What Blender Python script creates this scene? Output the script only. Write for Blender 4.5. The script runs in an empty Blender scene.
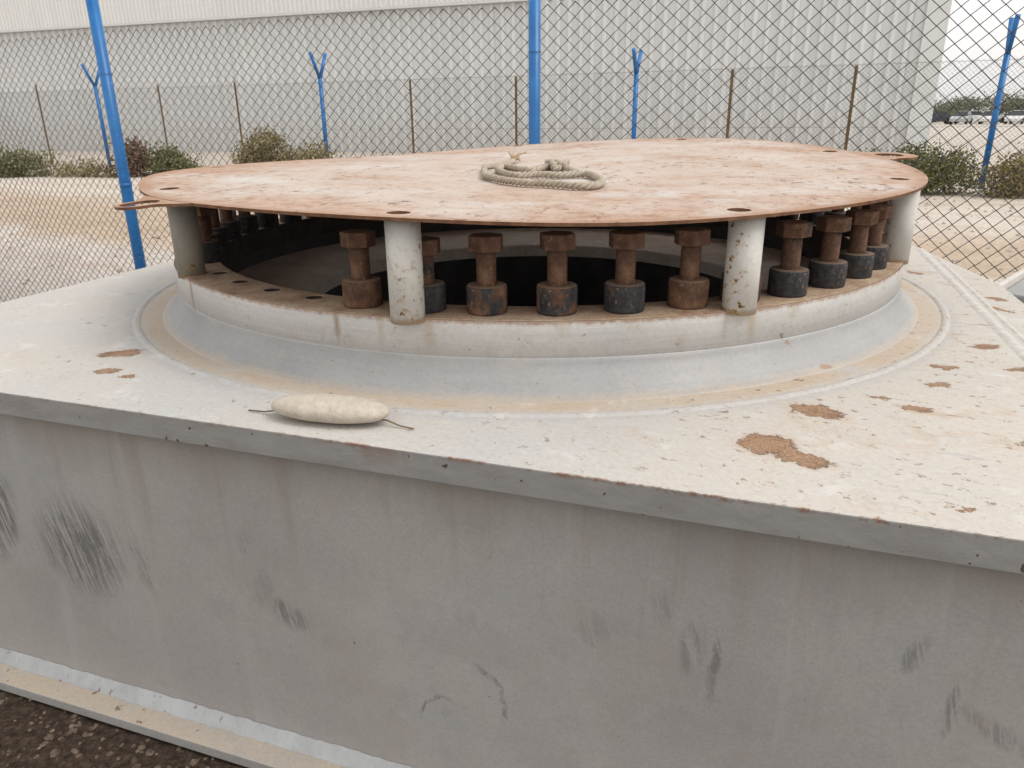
import bpy, bmesh, math, random
from mathutils import Vector, Matrix
PI = math.pi
R = math.radians
random.seed(7)
S = bpy.context.scene
COL = S.collection

# ------------------------------------------------------------------ camera
cam_d = bpy.data.cameras.new('camera')
cam = bpy.data.objects.new('camera', cam_d)
COL.objects.link(cam)
cam_d.sensor_width = 36.0
cam_d.lens = 740.0 / 1024.0 * 36.0
cam_d.clip_start = 0.05
cam_d.clip_end = 3000.0
TH, RO, H = R(20.0), R(0.66), 1.65
_f = Vector((0, math.cos(TH), -math.sin(TH)))
_u = Vector((0, math.sin(TH), math.cos(TH)))
_r = Vector((1, 0, 0))
_right = _r * math.cos(RO) + _u * math.sin(RO) * -1.0
_up = _r * math.sin(RO) + _u * math.cos(RO)
M = Matrix((_right, _up, -_f)).transposed().to_4x4()
M.translation = (0, 0, H)
cam.matrix_world = M
S.camera = cam

# ------------------------------------------------------------------ sky, sun
SUN_EL, SUN_AZ = 55.0, 112.0            # elevation; azimuth clockwise from +Y
w = bpy.data.worlds.new('World'); S.world = w
w.use_nodes = True
nt = w.node_tree
bg = nt.nodes['Background']
sky = nt.nodes.new('ShaderNodeTexSky')
sky.sky_type = 'NISHITA'
sky.sun_disc = False
sky.sun_elevation = R(SUN_EL)
sky.sun_rotation = R(SUN_AZ)
sky.air_density = 1.0
sky.dust_density = 4.0
sky.ozone_density = 1.0
hs = nt.nodes.new('ShaderNodeHueSaturation')
hs.inputs['Saturation'].default_value = 0.10
tint = nt.nodes.new('ShaderNodeMix'); tint.data_type = 'RGBA'; tint.blend_type = 'MULTIPLY'
tint.inputs[0].default_value = 1.0
tint.inputs[7].default_value = (1.0, 0.98, 0.955, 1)
nt.links.new(sky.outputs[0], hs.inputs['Color'])
nt.links.new(hs.outputs[0], tint.inputs[6])
cloud = nt.nodes.new('ShaderNodeTexNoise'); cloud.inputs['Scale'].default_value = 2.2; cloud.inputs['Detail'].default_value = 5
cmap = nt.nodes.new('ShaderNodeMapping'); cmap.inputs['Scale'].default_value = (1, 1, 3)
ctc = nt.nodes.new('ShaderNodeTexCoord'); nt.links.new(ctc.outputs['Generated'], cmap.inputs[0]); nt.links.new(cmap.outputs[0], cloud.inputs['Vector'])
crmp = nt.nodes.new('ShaderNodeValToRGB')                       # thin bright overcast layer
crmp.color_ramp.elements[0].position = 0.3; crmp.color_ramp.elements[0].color = (5.0, 4.9, 4.8, 1)
crmp.color_ramp.elements[1].position = 0.7; crmp.color_ramp.elements[1].color = (5.9, 5.78, 5.64, 1)
nt.links.new(cloud.outputs['Fac'], crmp.inputs[0])
ovc = nt.nodes.new('ShaderNodeMix'); ovc.data_type = 'RGBA'; ovc.inputs[0].default_value = 0.65
nt.links.new(tint.outputs[2], ovc.inputs[6]); nt.links.new(crmp.outputs[0], ovc.inputs[7])
nt.links.new(ovc.outputs[2], bg.inputs['Color'])
bg.inputs['Strength'].default_value = 0.15

sd = bpy.data.lights.new('sun', 'SUN')
sun = bpy.data.objects.new('sun', sd); COL.objects.link(sun)
sd.energy = 0.8
sd.angle = R(26)
sd.color = (1.0, 0.965, 0.92)
sv = Vector((math.sin(R(SUN_AZ)) * math.cos(R(SUN_EL)), math.cos(R(SUN_AZ)) * math.cos(R(SUN_EL)), math.sin(R(SUN_EL))))
sun.rotation_euler = sv.to_track_quat('Z', 'Y').to_euler()

S.view_settings.view_transform = 'Standard'
S.view_settings.look = 'None'
S.view_settings.gamma = 1.0
S.view_settings.use_curve_mapping = False
S.view_settings.exposure = 0.6
S.render.engine = 'CYCLES'
S.cycles.max_bounces = 6
S.cycles.diffuse_bounces = 4
S.cycles.use_denoising = True

# ------------------------------------------------------------------ object helpers
def tag(o, label=None, cat=None, group=None, kind=None):
    if label: o['label'] = label
    if cat: o['category'] = cat
    if group: o['group'] = group
    if kind: o['kind'] = kind
    return o

def empty(name, loc=(0, 0, 0), rz=0.0):
    o = bpy.data.objects.new(name, None)
    o.empty_display_size = 0.1
    COL.objects.link(o)
    o.location = loc
    o.rotation_euler = (0, 0, rz)
    return o

class MB:
    def __init__(s):
        s.v = []; s.f = []; s.sm = []
    def add(s, vs, fs, smooth=False):
        b = len(s.v)
        s.v += [tuple(p) for p in vs]
        for f in fs:
            s.f.append(tuple(b + i for i in f)); s.sm.append(smooth)
    def box(s, a, b):
        x0, y0, z0 = a; x1, y1, z1 = b
        s.add([(x0, y0, z0), (x1, y0, z0), (x1, y1, z0), (x0, y1, z0), (x0, y0, z1), (x1, y0, z1), (x1, y1, z1), (x0, y1, z1)],
              [(0, 3, 2, 1), (4, 5, 6, 7), (0, 1, 5, 4), (1, 2, 6, 5), (2, 3, 7, 6), (3, 0, 4, 7)])
    def tube(s, pts, rad, n=8, caps=True, smooth=True):
        pts = [Vector(p) for p in pts]
        rads = rad if isinstance(rad, (list, tuple)) else [rad] * len(pts)
        vs, fs = [], []
        t0 = (pts[1] - pts[0]).normalized()
        ref = Vector((0, 0, 1)) if abs(t0.z) < 0.9 else Vector((1, 0, 0))
        nv = t0.cross(ref).normalized()
        for i, p in enumerate(pts):
            if i == 0: t = pts[1] - pts[0]
            elif i == len(pts) - 1: t = pts[-1] - pts[-2]
            else: t = pts[i + 1] - pts[i - 1]
            if t.length < 1e-9: t = t0.copy()
            t.normalize()
            nv = (nv - t * nv.dot(t))
            if nv.length < 1e-6: nv = t.orthogonal()
            nv.normalize()
            bv = t.cross(nv)
            for k in range(n):
                a = 2 * PI * k / n
                vs.append(p + (nv * math.cos(a) + bv * math.sin(a)) * rads[i])
        for i in range(len(pts) - 1):
            for k in range(n):
                k2 = (k + 1) % n
                fs.append((i * n + k, i * n + k2, (i + 1) * n + k2, (i + 1) * n + k))
        s.add(vs, fs, smooth)
        if caps:
            b = len(s.v) - len(vs)
            s.f.append(tuple(b + k for k in reversed(range(n)))); s.sm.append(False)
            s.f.append(tuple(b + (len(pts) - 1) * n + k for k in range(n))); s.sm.append(False)
    def lathe(s, prof, n=180, closed=False, smooth=True, off=None):
        vs, fs = [], []
        m = len(prof)
        for k in range(n):
            a = 2 * PI * k / n
            for (r, z) in prof:
                ox, oy = off(z) if off else (0.0, 0.0)
                vs.append((ox + r * math.cos(a), oy + r * math.sin(a), z))
        for k in range(n):
            k2 = (k + 1) % n
            for j in range(m if closed else m - 1):
                j2 = (j + 1) % m
                fs.append((k * m + j, k2 * m + j, k2 * m + j2, k * m + j2))
        s.add(vs, fs, smooth)
    def prism(s, poly, z0, z1, smooth=False):
        n = len(poly)
        vs = [(x, y, z0) for x, y in poly] + [(x, y, z1) for x, y in poly]
        fs = [tuple(reversed(range(n))), tuple(range(n, 2 * n))]
        fs += [(i, (i + 1) % n, n + (i + 1) % n, n + i) for i in range(n)]
        s.add(vs, fs, smooth)
    def build(s, name, mat, parent=None, merge=0.0, bevel=0.0, segs=2):
        me = bpy.data.meshes.new(name)
        me.from_pydata(s.v, [], s.f)
        if merge or bevel:
            bm = bmesh.new(); bm.from_mesh(me)
            if len(bm.faces) == len(s.sm):
                for f, q in zip(bm.faces, s.sm): f.smooth = q
            if merge: bmesh.ops.remove_doubles(bm, verts=bm.verts, dist=merge)
            bmesh.ops.recalc_face_normals(bm, faces=bm.faces)
            bm.to_mesh(me); bm.free()
        else:
            me.polygons.foreach_set('use_smooth', s.sm)
        me.materials.append(mat)
        o = bpy.data.objects.new(name, me)
        COL.objects.link(o)
        if parent is not None: o.parent = parent
        if bevel:
            b = o.modifiers.new('bevel', 'BEVEL')
            b.width = bevel; b.segments = segs; b.limit_method = 'ANGLE'; b.angle_limit = R(40)
        return o

def copy_tree(o, parent=None):
    c = o.copy(); COL.objects.link(c)
    if parent is not None: c.parent = parent
    for ch in list(o.children): copy_tree(ch, c)
    return c

# ------------------------------------------------------------------ material helpers
class Mat:
    def __init__(s, name, rough=0.7, metal=0.0, spec=0.3):
        s.m = bpy.data.materials.new(name); s.m.use_nodes = True
        s.t = s.m.node_tree; s.b = s.t.nodes['Principled BSDF']
        s.b.inputs['Roughness'].default_value = rough
        s.b.inputs['Metallic'].default_value = metal
        s.b.inputs['Specular IOR Level'].default_value = spec
        s._tc = None
    def n(s, kind): return s.t.nodes.new(kind)
    def l(s, a, b): s.t.links.new(a, b)
    def put(s, sock, v):
        if hasattr(v, 'is_linked') or isinstance(v, bpy.types.NodeSocket): s.l(v, sock)
        elif isinstance(v, (tuple, list)) and sock.type == 'RGBA': sock.default_value = (*v[:3], 1)
        else: sock.default_value = v
    def co(s):
        if s._tc is None: s._tc = s.n('ShaderNodeTexCoord')
        return s._tc.outputs['Object']
    def map(s, vec, loc=(0, 0, 0), rot=(0, 0, 0), sc=(1, 1, 1), typ='POINT'):
        q = s.n('ShaderNodeMapping'); q.vector_type = typ
        s.l(vec, q.inputs['Vector'])
        q.inputs['Location'].default_value = loc; q.inputs['Rotation'].default_value = rot; q.inputs['Scale'].default_value = sc
        return q.outputs[0]
    def noise(s, scale, detail=4, rough=0.55, vec=None, dist=0.0, col=False):
        q = s.n('ShaderNodeTexNoise')
        s.l(vec if vec is not None else s.co(), q.inputs['Vector'])
        q.inputs['Scale'].default_value = scale; q.inputs['Detail'].default_value = detail
        q.inputs['Roughness'].default_value = rough; q.inputs['Distortion'].default_value = dist
        return q.outputs['Color' if col else 'Fac']
    def voro(s, scale, vec=None, feat='F1', out='Distance'):
        q = s.n('ShaderNodeTexVoronoi'); q.feature = feat
        s.l(vec if vec is not None else s.co(), q.inputs['Vector'])
        q.inputs['Scale'].default_value = scale
        return q.outputs[out]
    def ramp(s, fac, stops, interp='LINEAR'):
        q = s.n('ShaderNodeValToRGB'); s.l(fac, q.inputs[0])
        cr = q.color_ramp; cr.interpolation = interp
        while len(cr.elements) < len(stops): cr.elements.new(0.5)
        for e, (p, c) in zip(cr.elements, stops):
            e.position = p
            e.color = (*c, 1) if isinstance(c, (tuple, list)) else (c, c, c, 1)
        return q.outputs[0]
    def step(s, v, a, b):
        q = s.n('ShaderNodeMapRange'); q.interpolation_type = 'SMOOTHSTEP'
        s.put(q.inputs[0], v)
        q.inputs[1].default_value = a; q.inputs[2].default_value = b
        return q.outputs[0]
    def math(s, op, a, b=0.0, clamp=False):
        q = s.n('ShaderNodeMath'); q.operation = op; q.use_clamp = clamp
        s.put(q.inputs[0], a); s.put(q.inputs[1], b)
        return q.outputs[0]
    def mix(s, fac, a, b, mode='MIX'):
        q = s.n('ShaderNodeMix'); q.data_type = 'RGBA'; q.blend_type = mode
        s.put(q.inputs[0], fac); s.put(q.inputs[6], a); s.put(q.inputs[7], b)
        return q.outputs[2]
    def vadd(s, a, b, k=1.0):
        q = s.n('ShaderNodeVectorMath'); q.operation = 'MULTIPLY_ADD'
        s.l(b, q.inputs[0]); q.inputs[1].default_value = (k, k, k); s.put(q.inputs[2], a)
        return q.outputs[0]
    def vlen(s, a):
        q = s.n('ShaderNodeVectorMath'); q.operation = 'LENGTH'; s.l(a, q.inputs[0]); return q.outputs['Value']
    def xyz(s, v=None):
        q = s.n('ShaderNodeSeparateXYZ'); s.l(v if v is not None else s.co(), q.inputs[0]); return q.outputs
    def comb(s, x, y, z):
        q = s.n('ShaderNodeCombineXYZ'); s.put(q.inputs[0], x); s.put(q.inputs[1], y); s.put(q.inputs[2], z); return q.outputs[0]
    def ell(s, vec, c, r, ang=0.0, soft=0.25, axis='Z'):
        """1 inside an ellipse lying in XY (axis Z) or XZ (axis Y)"""
        if axis == 'Z': m = s.map(vec, (c[0], c[1], 0), (0, 0, ang), (r[0], r[1], 1e3), 'TEXTURE')
        else: m = s.map(vec, (c[0], 0, c[1]), (0, ang, 0), (r[0], 1e3, r[1]), 'TEXTURE')
        q = s.n('ShaderNodeMapRange'); q.interpolation_type = 'SMOOTHSTEP'
        s.l(s.vlen(m), q.inputs[0])
        q.inputs[1].default_value = 1.0 + soft; q.inputs[2].default_value = 1.0 - soft
        return q.outputs[0]
    def bump(s, h, strength=0.3, dist=0.01, prev=None):
        q = s.n('ShaderNodeBump'); s.l(h, q.inputs['Height'])
        q.inputs['Strength'].default_value = strength; q.inputs['Distance'].default_value = dist
        if prev is not None: s.l(prev, q.inputs['Normal'])
        return q.outputs[0]
    def done(s, color=None, rough=None, normal=None):
        if color is not None: s.put(s.b.inputs['Base Color'], color)
        if rough is not None: s.put(s.b.inputs['Roughness'], rough)
        if normal is not None: s.l(normal, s.b.inputs['Normal'])
        return s.m

RUST_STOPS = [(0.25, (0.055, 0.026, 0.015)), (0.5, (0.16, 0.068, 0.03)), (0.75, (0.30, 0.15, 0.07))]

# dusty top plate, local frame of the pedestal: X along the front, Y away from it
def mat_top():
    m = Mat('dusty_painted_plate', 0.75)
    co = m.co()
    big = m.noise(2.2, 5, 0.6)
    fine = m.noise(70, 4, 0.7)
    base = m.mix(m.ramp(big, [(0.35, 0.0), (0.7, 1.0)]), (0.495, 0.487, 0.472), (0.54, 0.505, 0.46))
    x = m.xyz()
    # more sand on the right-hand side and in a ring at the foot of the collar
    right = m.step(m.math('ADD', x[0], m.math('MULTIPLY', big, 1.2)), 0.3, 2.2)
    base = m.mix(m.math('MULTIPLY', right, 0.65), base, (0.57, 0.525, 0.465))
    rr = m.vlen(m.comb(x[0], x[1], 0.0))
    rw = m.math('ADD', rr, m.math('MULTIPLY', m.noise(11, 6, 0.7), 0.05))
    ring = m.math('MULTIPLY', m.step(rr, 1.25, 1.30), m.math('SUBTRACT', 1.0, m.step(rw, 1.50, 1.545)))
    base = m.mix(m.math('MULTIPLY', ring, m.ramp(m.noise(5, 5, 0.7), [(0.3, 0.35), (0.7, 0.9)])), base, (0.50, 0.385, 0.275))
    halo = m.math('MULTIPLY', m.step(rw, 1.53, 1.555), m.math('SUBTRACT', 1.0, m.step(rw, 1.555, 1.60)))
    base = m.mix(m.math('MULTIPLY', halo, 0.45), base, (0.42, 0.42, 0.43))
    # bluish bare paint showing through
    blue = m.math('MULTIPLY', m.step(m.noise(3.1, 6, 0.65, dist=0.6), 0.60, 0.72), 0.55)
    base = m.mix(blue, base, (0.47, 0.50, 0.53))
    base = m.mix(0.5, base, m.ramp(fine, [(0.3, 0.72), (0.7, 1.0)]), 'MULTIPLY')
    # flecks of dirt, little rust pits
    v = m.noise(38, 5, 0.72, m.map(co, rot=(0, 0, 0.5), sc=(0.8, 1.0, 1.0)))
    dens = m.math('ADD', m.noise(4, 4, 0.6), m.math('MULTIPLY', right, 0.16))
    stain = m.step(m.noise(6.5, 7, 0.72, dist=0.8), 0.53, 0.70)
    base = m.mix(m.math('MULTIPLY', stain, m.math('ADD', 0.25, m.math('MULTIPLY', right, 0.4))), base, (0.44, 0.345, 0.255))
    pal = m.step(m.noise(9.0, 6, 0.7), 0.55, 0.68)
    base = m.mix(m.math('MULTIPLY', pal, 0.5), base, (0.60, 0.59, 0.575))
    fleck = m.math('MULTIPLY', m.step(v, 0.60, 0.645), m.step(dens, 0.44, 0.62))
    base = m.mix(m.math('MULTIPLY', fleck, 0.8), base, (0.20, 0.135, 0.09))
    v2 = m.noise(95, 4, 0.7, m.map(co, rot=(0, 0, -0.4), sc=(0.85, 1.0, 1.0)))
    base = m.mix(m.math('MULTIPLY', m.step(v2, 0.62, 0.67), 0.55), base, (0.25, 0.20, 0.155))
    v3 = m.noise(17, 5, 0.75, m.map(co, sc=(0.5, 1.0, 1.0), loc=(3, 1, 0)))
    base = m.mix(m.math('MULTIPLY', m.math('MULTIPLY', m.step(v3, 0.625, 0.65), m.step(x[0], 0.1, 1.2)), 0.85), base, (0.25, 0.14, 0.08))
    warp = m.noise(17, 7, 0.78, col=True)
    warp2 = m.noise(75, 5, 0.7, col=True)
    wv = m.vadd(m.vadd(m.vadd(co, warp, 0.115), warp2, 0.035), m.comb(-0.075, -0.075, -0.075), 1.0)
    chips = [((0.962, -1.452), (0.055, 0.047), 0.3), ((1.02, -1.492), (0.062, 0.027), -0.45),
             ((1.065, -1.228), (0.058, 0.036), -0.2), ((1.278, -1.145), (0.036, 0.020), -0.3), ((1.214, -1.083), (0.022, 0.012), 0.1),
             ((-0.85, -1.355), (0.058, 0.030), 0.5), ((-0.76, -1.493), (0.034, 0.021), 0.5), ((-0.665, -1.52), (0.020, 0.010), 0.3),
             ((1.404, -0.788), (0.028, 0.020), 0.2), ((1.03, -1.02), (0.012, 0.009), 0.2), ((1.50, -1.30), (0.04, 0.018), -0.2),
             ((1.36, -0.95), (0.03, 0.014), 0.3), ((1.30, -1.62), (0.02, 0.01), 0.0), ((1.72, 0.12), (0.03, 0.022), -0.8),
             ((1.70, -0.05), (0.045, 0.016), -0.9), ((1.55, -0.55), (0.04, 0.02), 0.6), ((1.6, -0.75), (0.05, 0.015), 0.3), ((1.52, 0.55), (0.04, 0.02), -1.0)]
    mask = None
    for c, r_, a in chips:
        e = m.ell(wv, c, r_, a, 0.08)
        mask = e if mask is None else m.math('MAXIMUM', mask, e)
    edge = None
    for c, r_, a in chips:
        e = m.ell(wv, c, (r_[0] * 1.25, r_[1] * 1.3), a, 0.25)
        edge = e if edge is None else m.math('MAXIMUM', edge, e)
    rust = m.ramp(m.noise(170, 4, 0.8), [(0.3, (0.12, 0.065, 0.04)), (0.5, (0.31, 0.19, 0.115)), (0.68, (0.46, 0.34, 0.235)), (0.78, (0.58, 0.50, 0.41))])
    rust = m.mix(m.math('MULTIPLY', m.step(m.noise(14, 5, 0.7), 0.46, 0.62), 0.5), rust, (0.16, 0.085, 0.05))
    base = m.mix(m.math('MULTIPLY', edge, 0.30), base, (0.45, 0.27, 0.15))
    base = m.mix(mask, base, rust)
    # scraped lines on the right
    sc = m.map(co, rot=(0, 0, 0.30), sc=(1.2, 16, 1))
    scr = m.math('MULTIPLY', m.step(m.noise(2.0, 6, 0.7, sc), 0.58, 0.66), m.step(x[0], 0.95, 1.4))
    base = m.mix(m.math('MULTIPLY', scr, 0.7), base, (0.36, 0.37, 0.375))
    base = m.mix(m.math('MULTIPLY', scr, m.step(m.noise(9), 0.55, 0.65)), base, (0.26, 0.15, 0.08))
    # rust bleeding along the front arris
    fr = m.math('MULTIPLY', m.math('SUBTRACT', 1.0, m.step(m.math('ABSOLUTE', m.math('ADD', x[1], 1.709)), 0.0015, 0.006)), m.step(m.noise(16, 6, 0.85), 0.47, 0.58))
    fr = m.math('MULTIPLY', fr, m.math('MULTIPLY', m.step(m.math('ADD', x[2], m.math('MULTIPLY', m.noise(25, 4), 0.016)), 0.995, 1.008), m.math('ADD', 0.35, m.math('MULTIPLY', m.step(x[0], -0.3, 0.4), 0.65))))
    base = m.mix(m.math('MULTIPLY', fr, 0.8), base, (0.20, 0.085, 0.035))
    # the vertical edge carries no dust: plain weathered paint
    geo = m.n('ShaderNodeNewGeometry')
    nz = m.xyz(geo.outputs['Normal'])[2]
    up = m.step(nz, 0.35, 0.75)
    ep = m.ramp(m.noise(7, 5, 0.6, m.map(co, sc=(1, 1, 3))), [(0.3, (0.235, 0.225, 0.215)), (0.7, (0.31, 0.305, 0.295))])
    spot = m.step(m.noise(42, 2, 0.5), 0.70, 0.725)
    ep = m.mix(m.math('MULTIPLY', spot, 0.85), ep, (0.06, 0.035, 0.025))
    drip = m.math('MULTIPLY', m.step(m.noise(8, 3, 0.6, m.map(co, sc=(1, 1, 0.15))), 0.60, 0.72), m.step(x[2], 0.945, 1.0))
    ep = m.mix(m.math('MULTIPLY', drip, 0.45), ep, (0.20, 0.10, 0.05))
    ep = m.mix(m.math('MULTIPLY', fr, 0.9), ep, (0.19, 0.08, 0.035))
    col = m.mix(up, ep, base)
    h = m.math('SUBTRACT', m.math('ADD', m.math('MULTIPLY', fine, 0.22), m.math('MULTIPLY', pal, 0.12)), mask)
    return m.done(col, 0.8, m.bump(h, 0.8, 0.006))

# vertical painted plates of the box, same frame, Z up
def mat_wall():
    m = Mat('weathered_grey_wall_paint', 0.62, spec=0.35)
    co = m.co(); x = m.xyz()
    big = m.noise(1.7, 5, 0.6)
    base = m.ramp(big, [(0.3, (0.335, 0.322, 0.312)), (0.5, (0.375, 0.357, 0.340)), (0.7, (0.42, 0.397, 0.375))])
    base = m.mix(m.math('MULTIPLY', m.step(m.noise(3.3, 4, 0.6), 0.5, 0.7), 0.4), base, (0.325, 0.335, 0.345))
    grain = m.noise(150, 3, 0.75)
    base = m.mix(0.6, base, m.ramp(grain, [(0.3, 0.82), (0.7, 1.10)]), 'MULTIPLY')
    base = m.mix(m.math('MULTIPLY', m.step(m.noise(4.5, 6, 0.7, m.map(co, loc=(5, 2, 1))), 0.48, 0.66), 0.35), base, (0.335, 0.295, 0.28))
    base = m.mix(m.math('MULTIPLY', m.step(m.noise(7.5, 6, 0.72, m.map(co, loc=(1, 8, 4))), 0.54, 0.70), 0.35), base, (0.27, 0.28, 0.275))
    # brownish grime running down from under the plate
    top = m.step(m.math('ADD', x[2], m.math('MULTIPLY', m.noise(5, 4, 0.6, m.map(co, sc=(1, 1, 0.2))), 0.28)), 0.90, 1.12)
    base = m.mix(m.math('MULTIPLY', top, 0.5), base, (0.24, 0.205, 0.17))
    run = m.noise(1.0, 5, 0.65, m.map(co, sc=(16, 1, 0.9)))
    base = m.mix(m.math('MULTIPLY', m.math('MULTIPLY', m.step(run, 0.54, 0.70), m.step(x[2], 0.35, 0.95)), 0.30), base, (0.235, 0.185, 0.145))
    base = m.mix(m.math('MULTIPLY', m.step(m.noise(1.0, 5, 0.65, m.map(co, sc=(9, 1, 0.7), loc=(4, 0, 2))), 0.56, 0.70), 0.25), base, (0.45, 0.44, 0.43))
    # scuffs: slanted black rub marks
    wv = m.vadd(co, m.noise(9, 4, 0.6, col=True), 0.05)
    st = m.noise(1.0, 6, 0.7, m.map(m.map(co, rot=(0, R(14), 0)), sc=(95, 1, 7)))
    st2 = m.math('MULTIPLY', m.step(st, 0.40, 0.58), m.step(m.noise(60, 4, 0.75), 0.28, 0.45))
    sc = None
    for c, r_, a, k in [((-0.80, 0.535), (0.135, 0.135), 0.2, 1.0), ((-1.08, 0.58), (0.05, 0.13), 0.35, 1.0), ((-0.59, 0.54), (0.022, 0.10), -0.2, 0.55),
                     ((-0.13, 0.47), (0.05, 0.035), 0.6, 0.8), ((0.79, 0.70), (0.03, 0.04), 0.0, 0.3), ((0.86, 0.62), (0.022, 0.07), 0.1, 0.5), ((0.905, 0.58), (0.010, 0.09), 0.05, 0.7), ((0.66, 0.62), (0.04, 0.04), 0.1, 0.25),
                     ((1.255, 0.71), (0.014, 0.04), 0.3, 0.7), ((1.41, 0.58), (0.07, 0.02), 0.5, 0.5), ((1.33, 0.60), (0.008, 0.06), 0.0, 0.7), ((-0.20, 0.53), (0.03, 0.06), 0.3, 0.3), ((-0.23, 0.66), (0.02, 0.03), 0, 0.35)]:
        e = m.math('MULTIPLY', m.ell(wv, (c[0] + 0.025, c[1] + 0.025), r_, a, 0.45, 'Y'), k)
        sc = e if sc is None else m.math('MAXIMUM', sc, e)
    sc = m.math('MULTIPLY', sc, st2)
    base = m.mix(m.math('MULTIPLY', sc, 0.72), base, (0.085, 0.085, 0.085))
    # two curved scrapes
    for (cx, cz, rad, a0, a1, wd) in [(0.335, 0.345, 0.115, 0, 0, 0.010), (0.30, 0.25, 0.075, 0, 0, 0.006)]:
        d = m.vlen(m.map(wv, (cx + 0.025, 0, cz + 0.025), (0, 0, 0), (1, 1e3, 1), 'TEXTURE'))
        arc = m.math('SUBTRACT', 1.0, m.step(m.math('ABSOLUTE', m.math('SUBTRACT', d, rad)), wd * 0.3, wd))
        if rad > 0.1: arc = m.math('MULTIPLY', arc, m.math('MULTIPLY', m.step(x[0], 0.36, 0.41), m.step(x[2], 0.29, 0.33)))
        else: arc = m.math('MULTIPLY', arc, m.math('MULTIPLY', m.math('SUBTRACT', 1.0, m.step(x[0], 0.28, 0.33)), m.step(x[2], 0.24, 0.27)))
        base = m.mix(m.math('MULTIPLY', m.math('MULTIPLY', arc, m.step(m.noise(45, 4, 0.7), 0.35, 0.6)), 0.6), base, (0.12, 0.12, 0.125))
    pit = m.step(m.noise(62, 2, 0.5), 0.765, 0.785)
    base = m.mix(m.math('MULTIPLY', pit, 0.75), base, (0.09, 0.045, 0.025))
    low = m.math('SUBTRACT', 1.0, m.step(m.math('ADD', x[2], m.math('MULTIPLY', m.noise(4), 0.2)), 0.1, 0.35))
    bleed = m.math('MULTIPLY', m.step(m.noise(12, 3, 0.6), 0.60, 0.70), m.math('ADD', 0.12, m.math('MULTIPLY', low, 0.4)))
    base = m.mix(bleed, base, (0.36, 0.24, 0.15))
    return m.done(base, m.ramp(big, [(0.3, 0.5), (0.7, 0.72)]), m.bump(grain, 0.18, 0.003))

def mat_flange_base():
    m = Mat('sandy_base_flange', 0.8)
    co = m.co()
    geo = m.n('ShaderNodeNewGeometry')
    up = m.step(m.xyz(geo.outputs['Normal'])[2], 0.8, 0.95)
    n1 = m.noise(9, 5, 0.65)
    dust = m.ramp(n1, [(0.3, (0.40, 0.37, 0.335)), (0.5, (0.45, 0.395, 0.335)), (0.7, (0.48, 0.395, 0.305))])
    paint = m.ramp(n1, [(0.3, (0.31, 0.30, 0.285)), (0.7, (0.38, 0.37, 0.355))])
    c = m.mix(up, paint, dust)
    c = m.mix(m.math('MULTIPLY', m.step(m.noise(38, 3, 0.6), 0.66, 0.72), 0.8), c, (0.13, 0.075, 0.045))
    c = m.mix(0.5, c, m.ramp(m.noise(120, 3), [(0.3, 0.75), (0.7, 1.05)]), 'MULTIPLY')
    return m.done(c)

def mat_weld():
    m = Mat('painted_weld_bead', 0.6)
    c = m.ramp(m.noise(14, 4), [(0.3, (0.33, 0.34, 0.35)), (0.7, (0.42, 0.43, 0.435))])
    c = m.mix(m.math('MULTIPLY', m.step(m.noise(34, 3), 0.64, 0.70), 0.7), c, (0.16, 0.09, 0.05))
    wv = m.noise(60, 2)
    return m.done(c, None, m.bump(wv, 0.6, 0.006))

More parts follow.
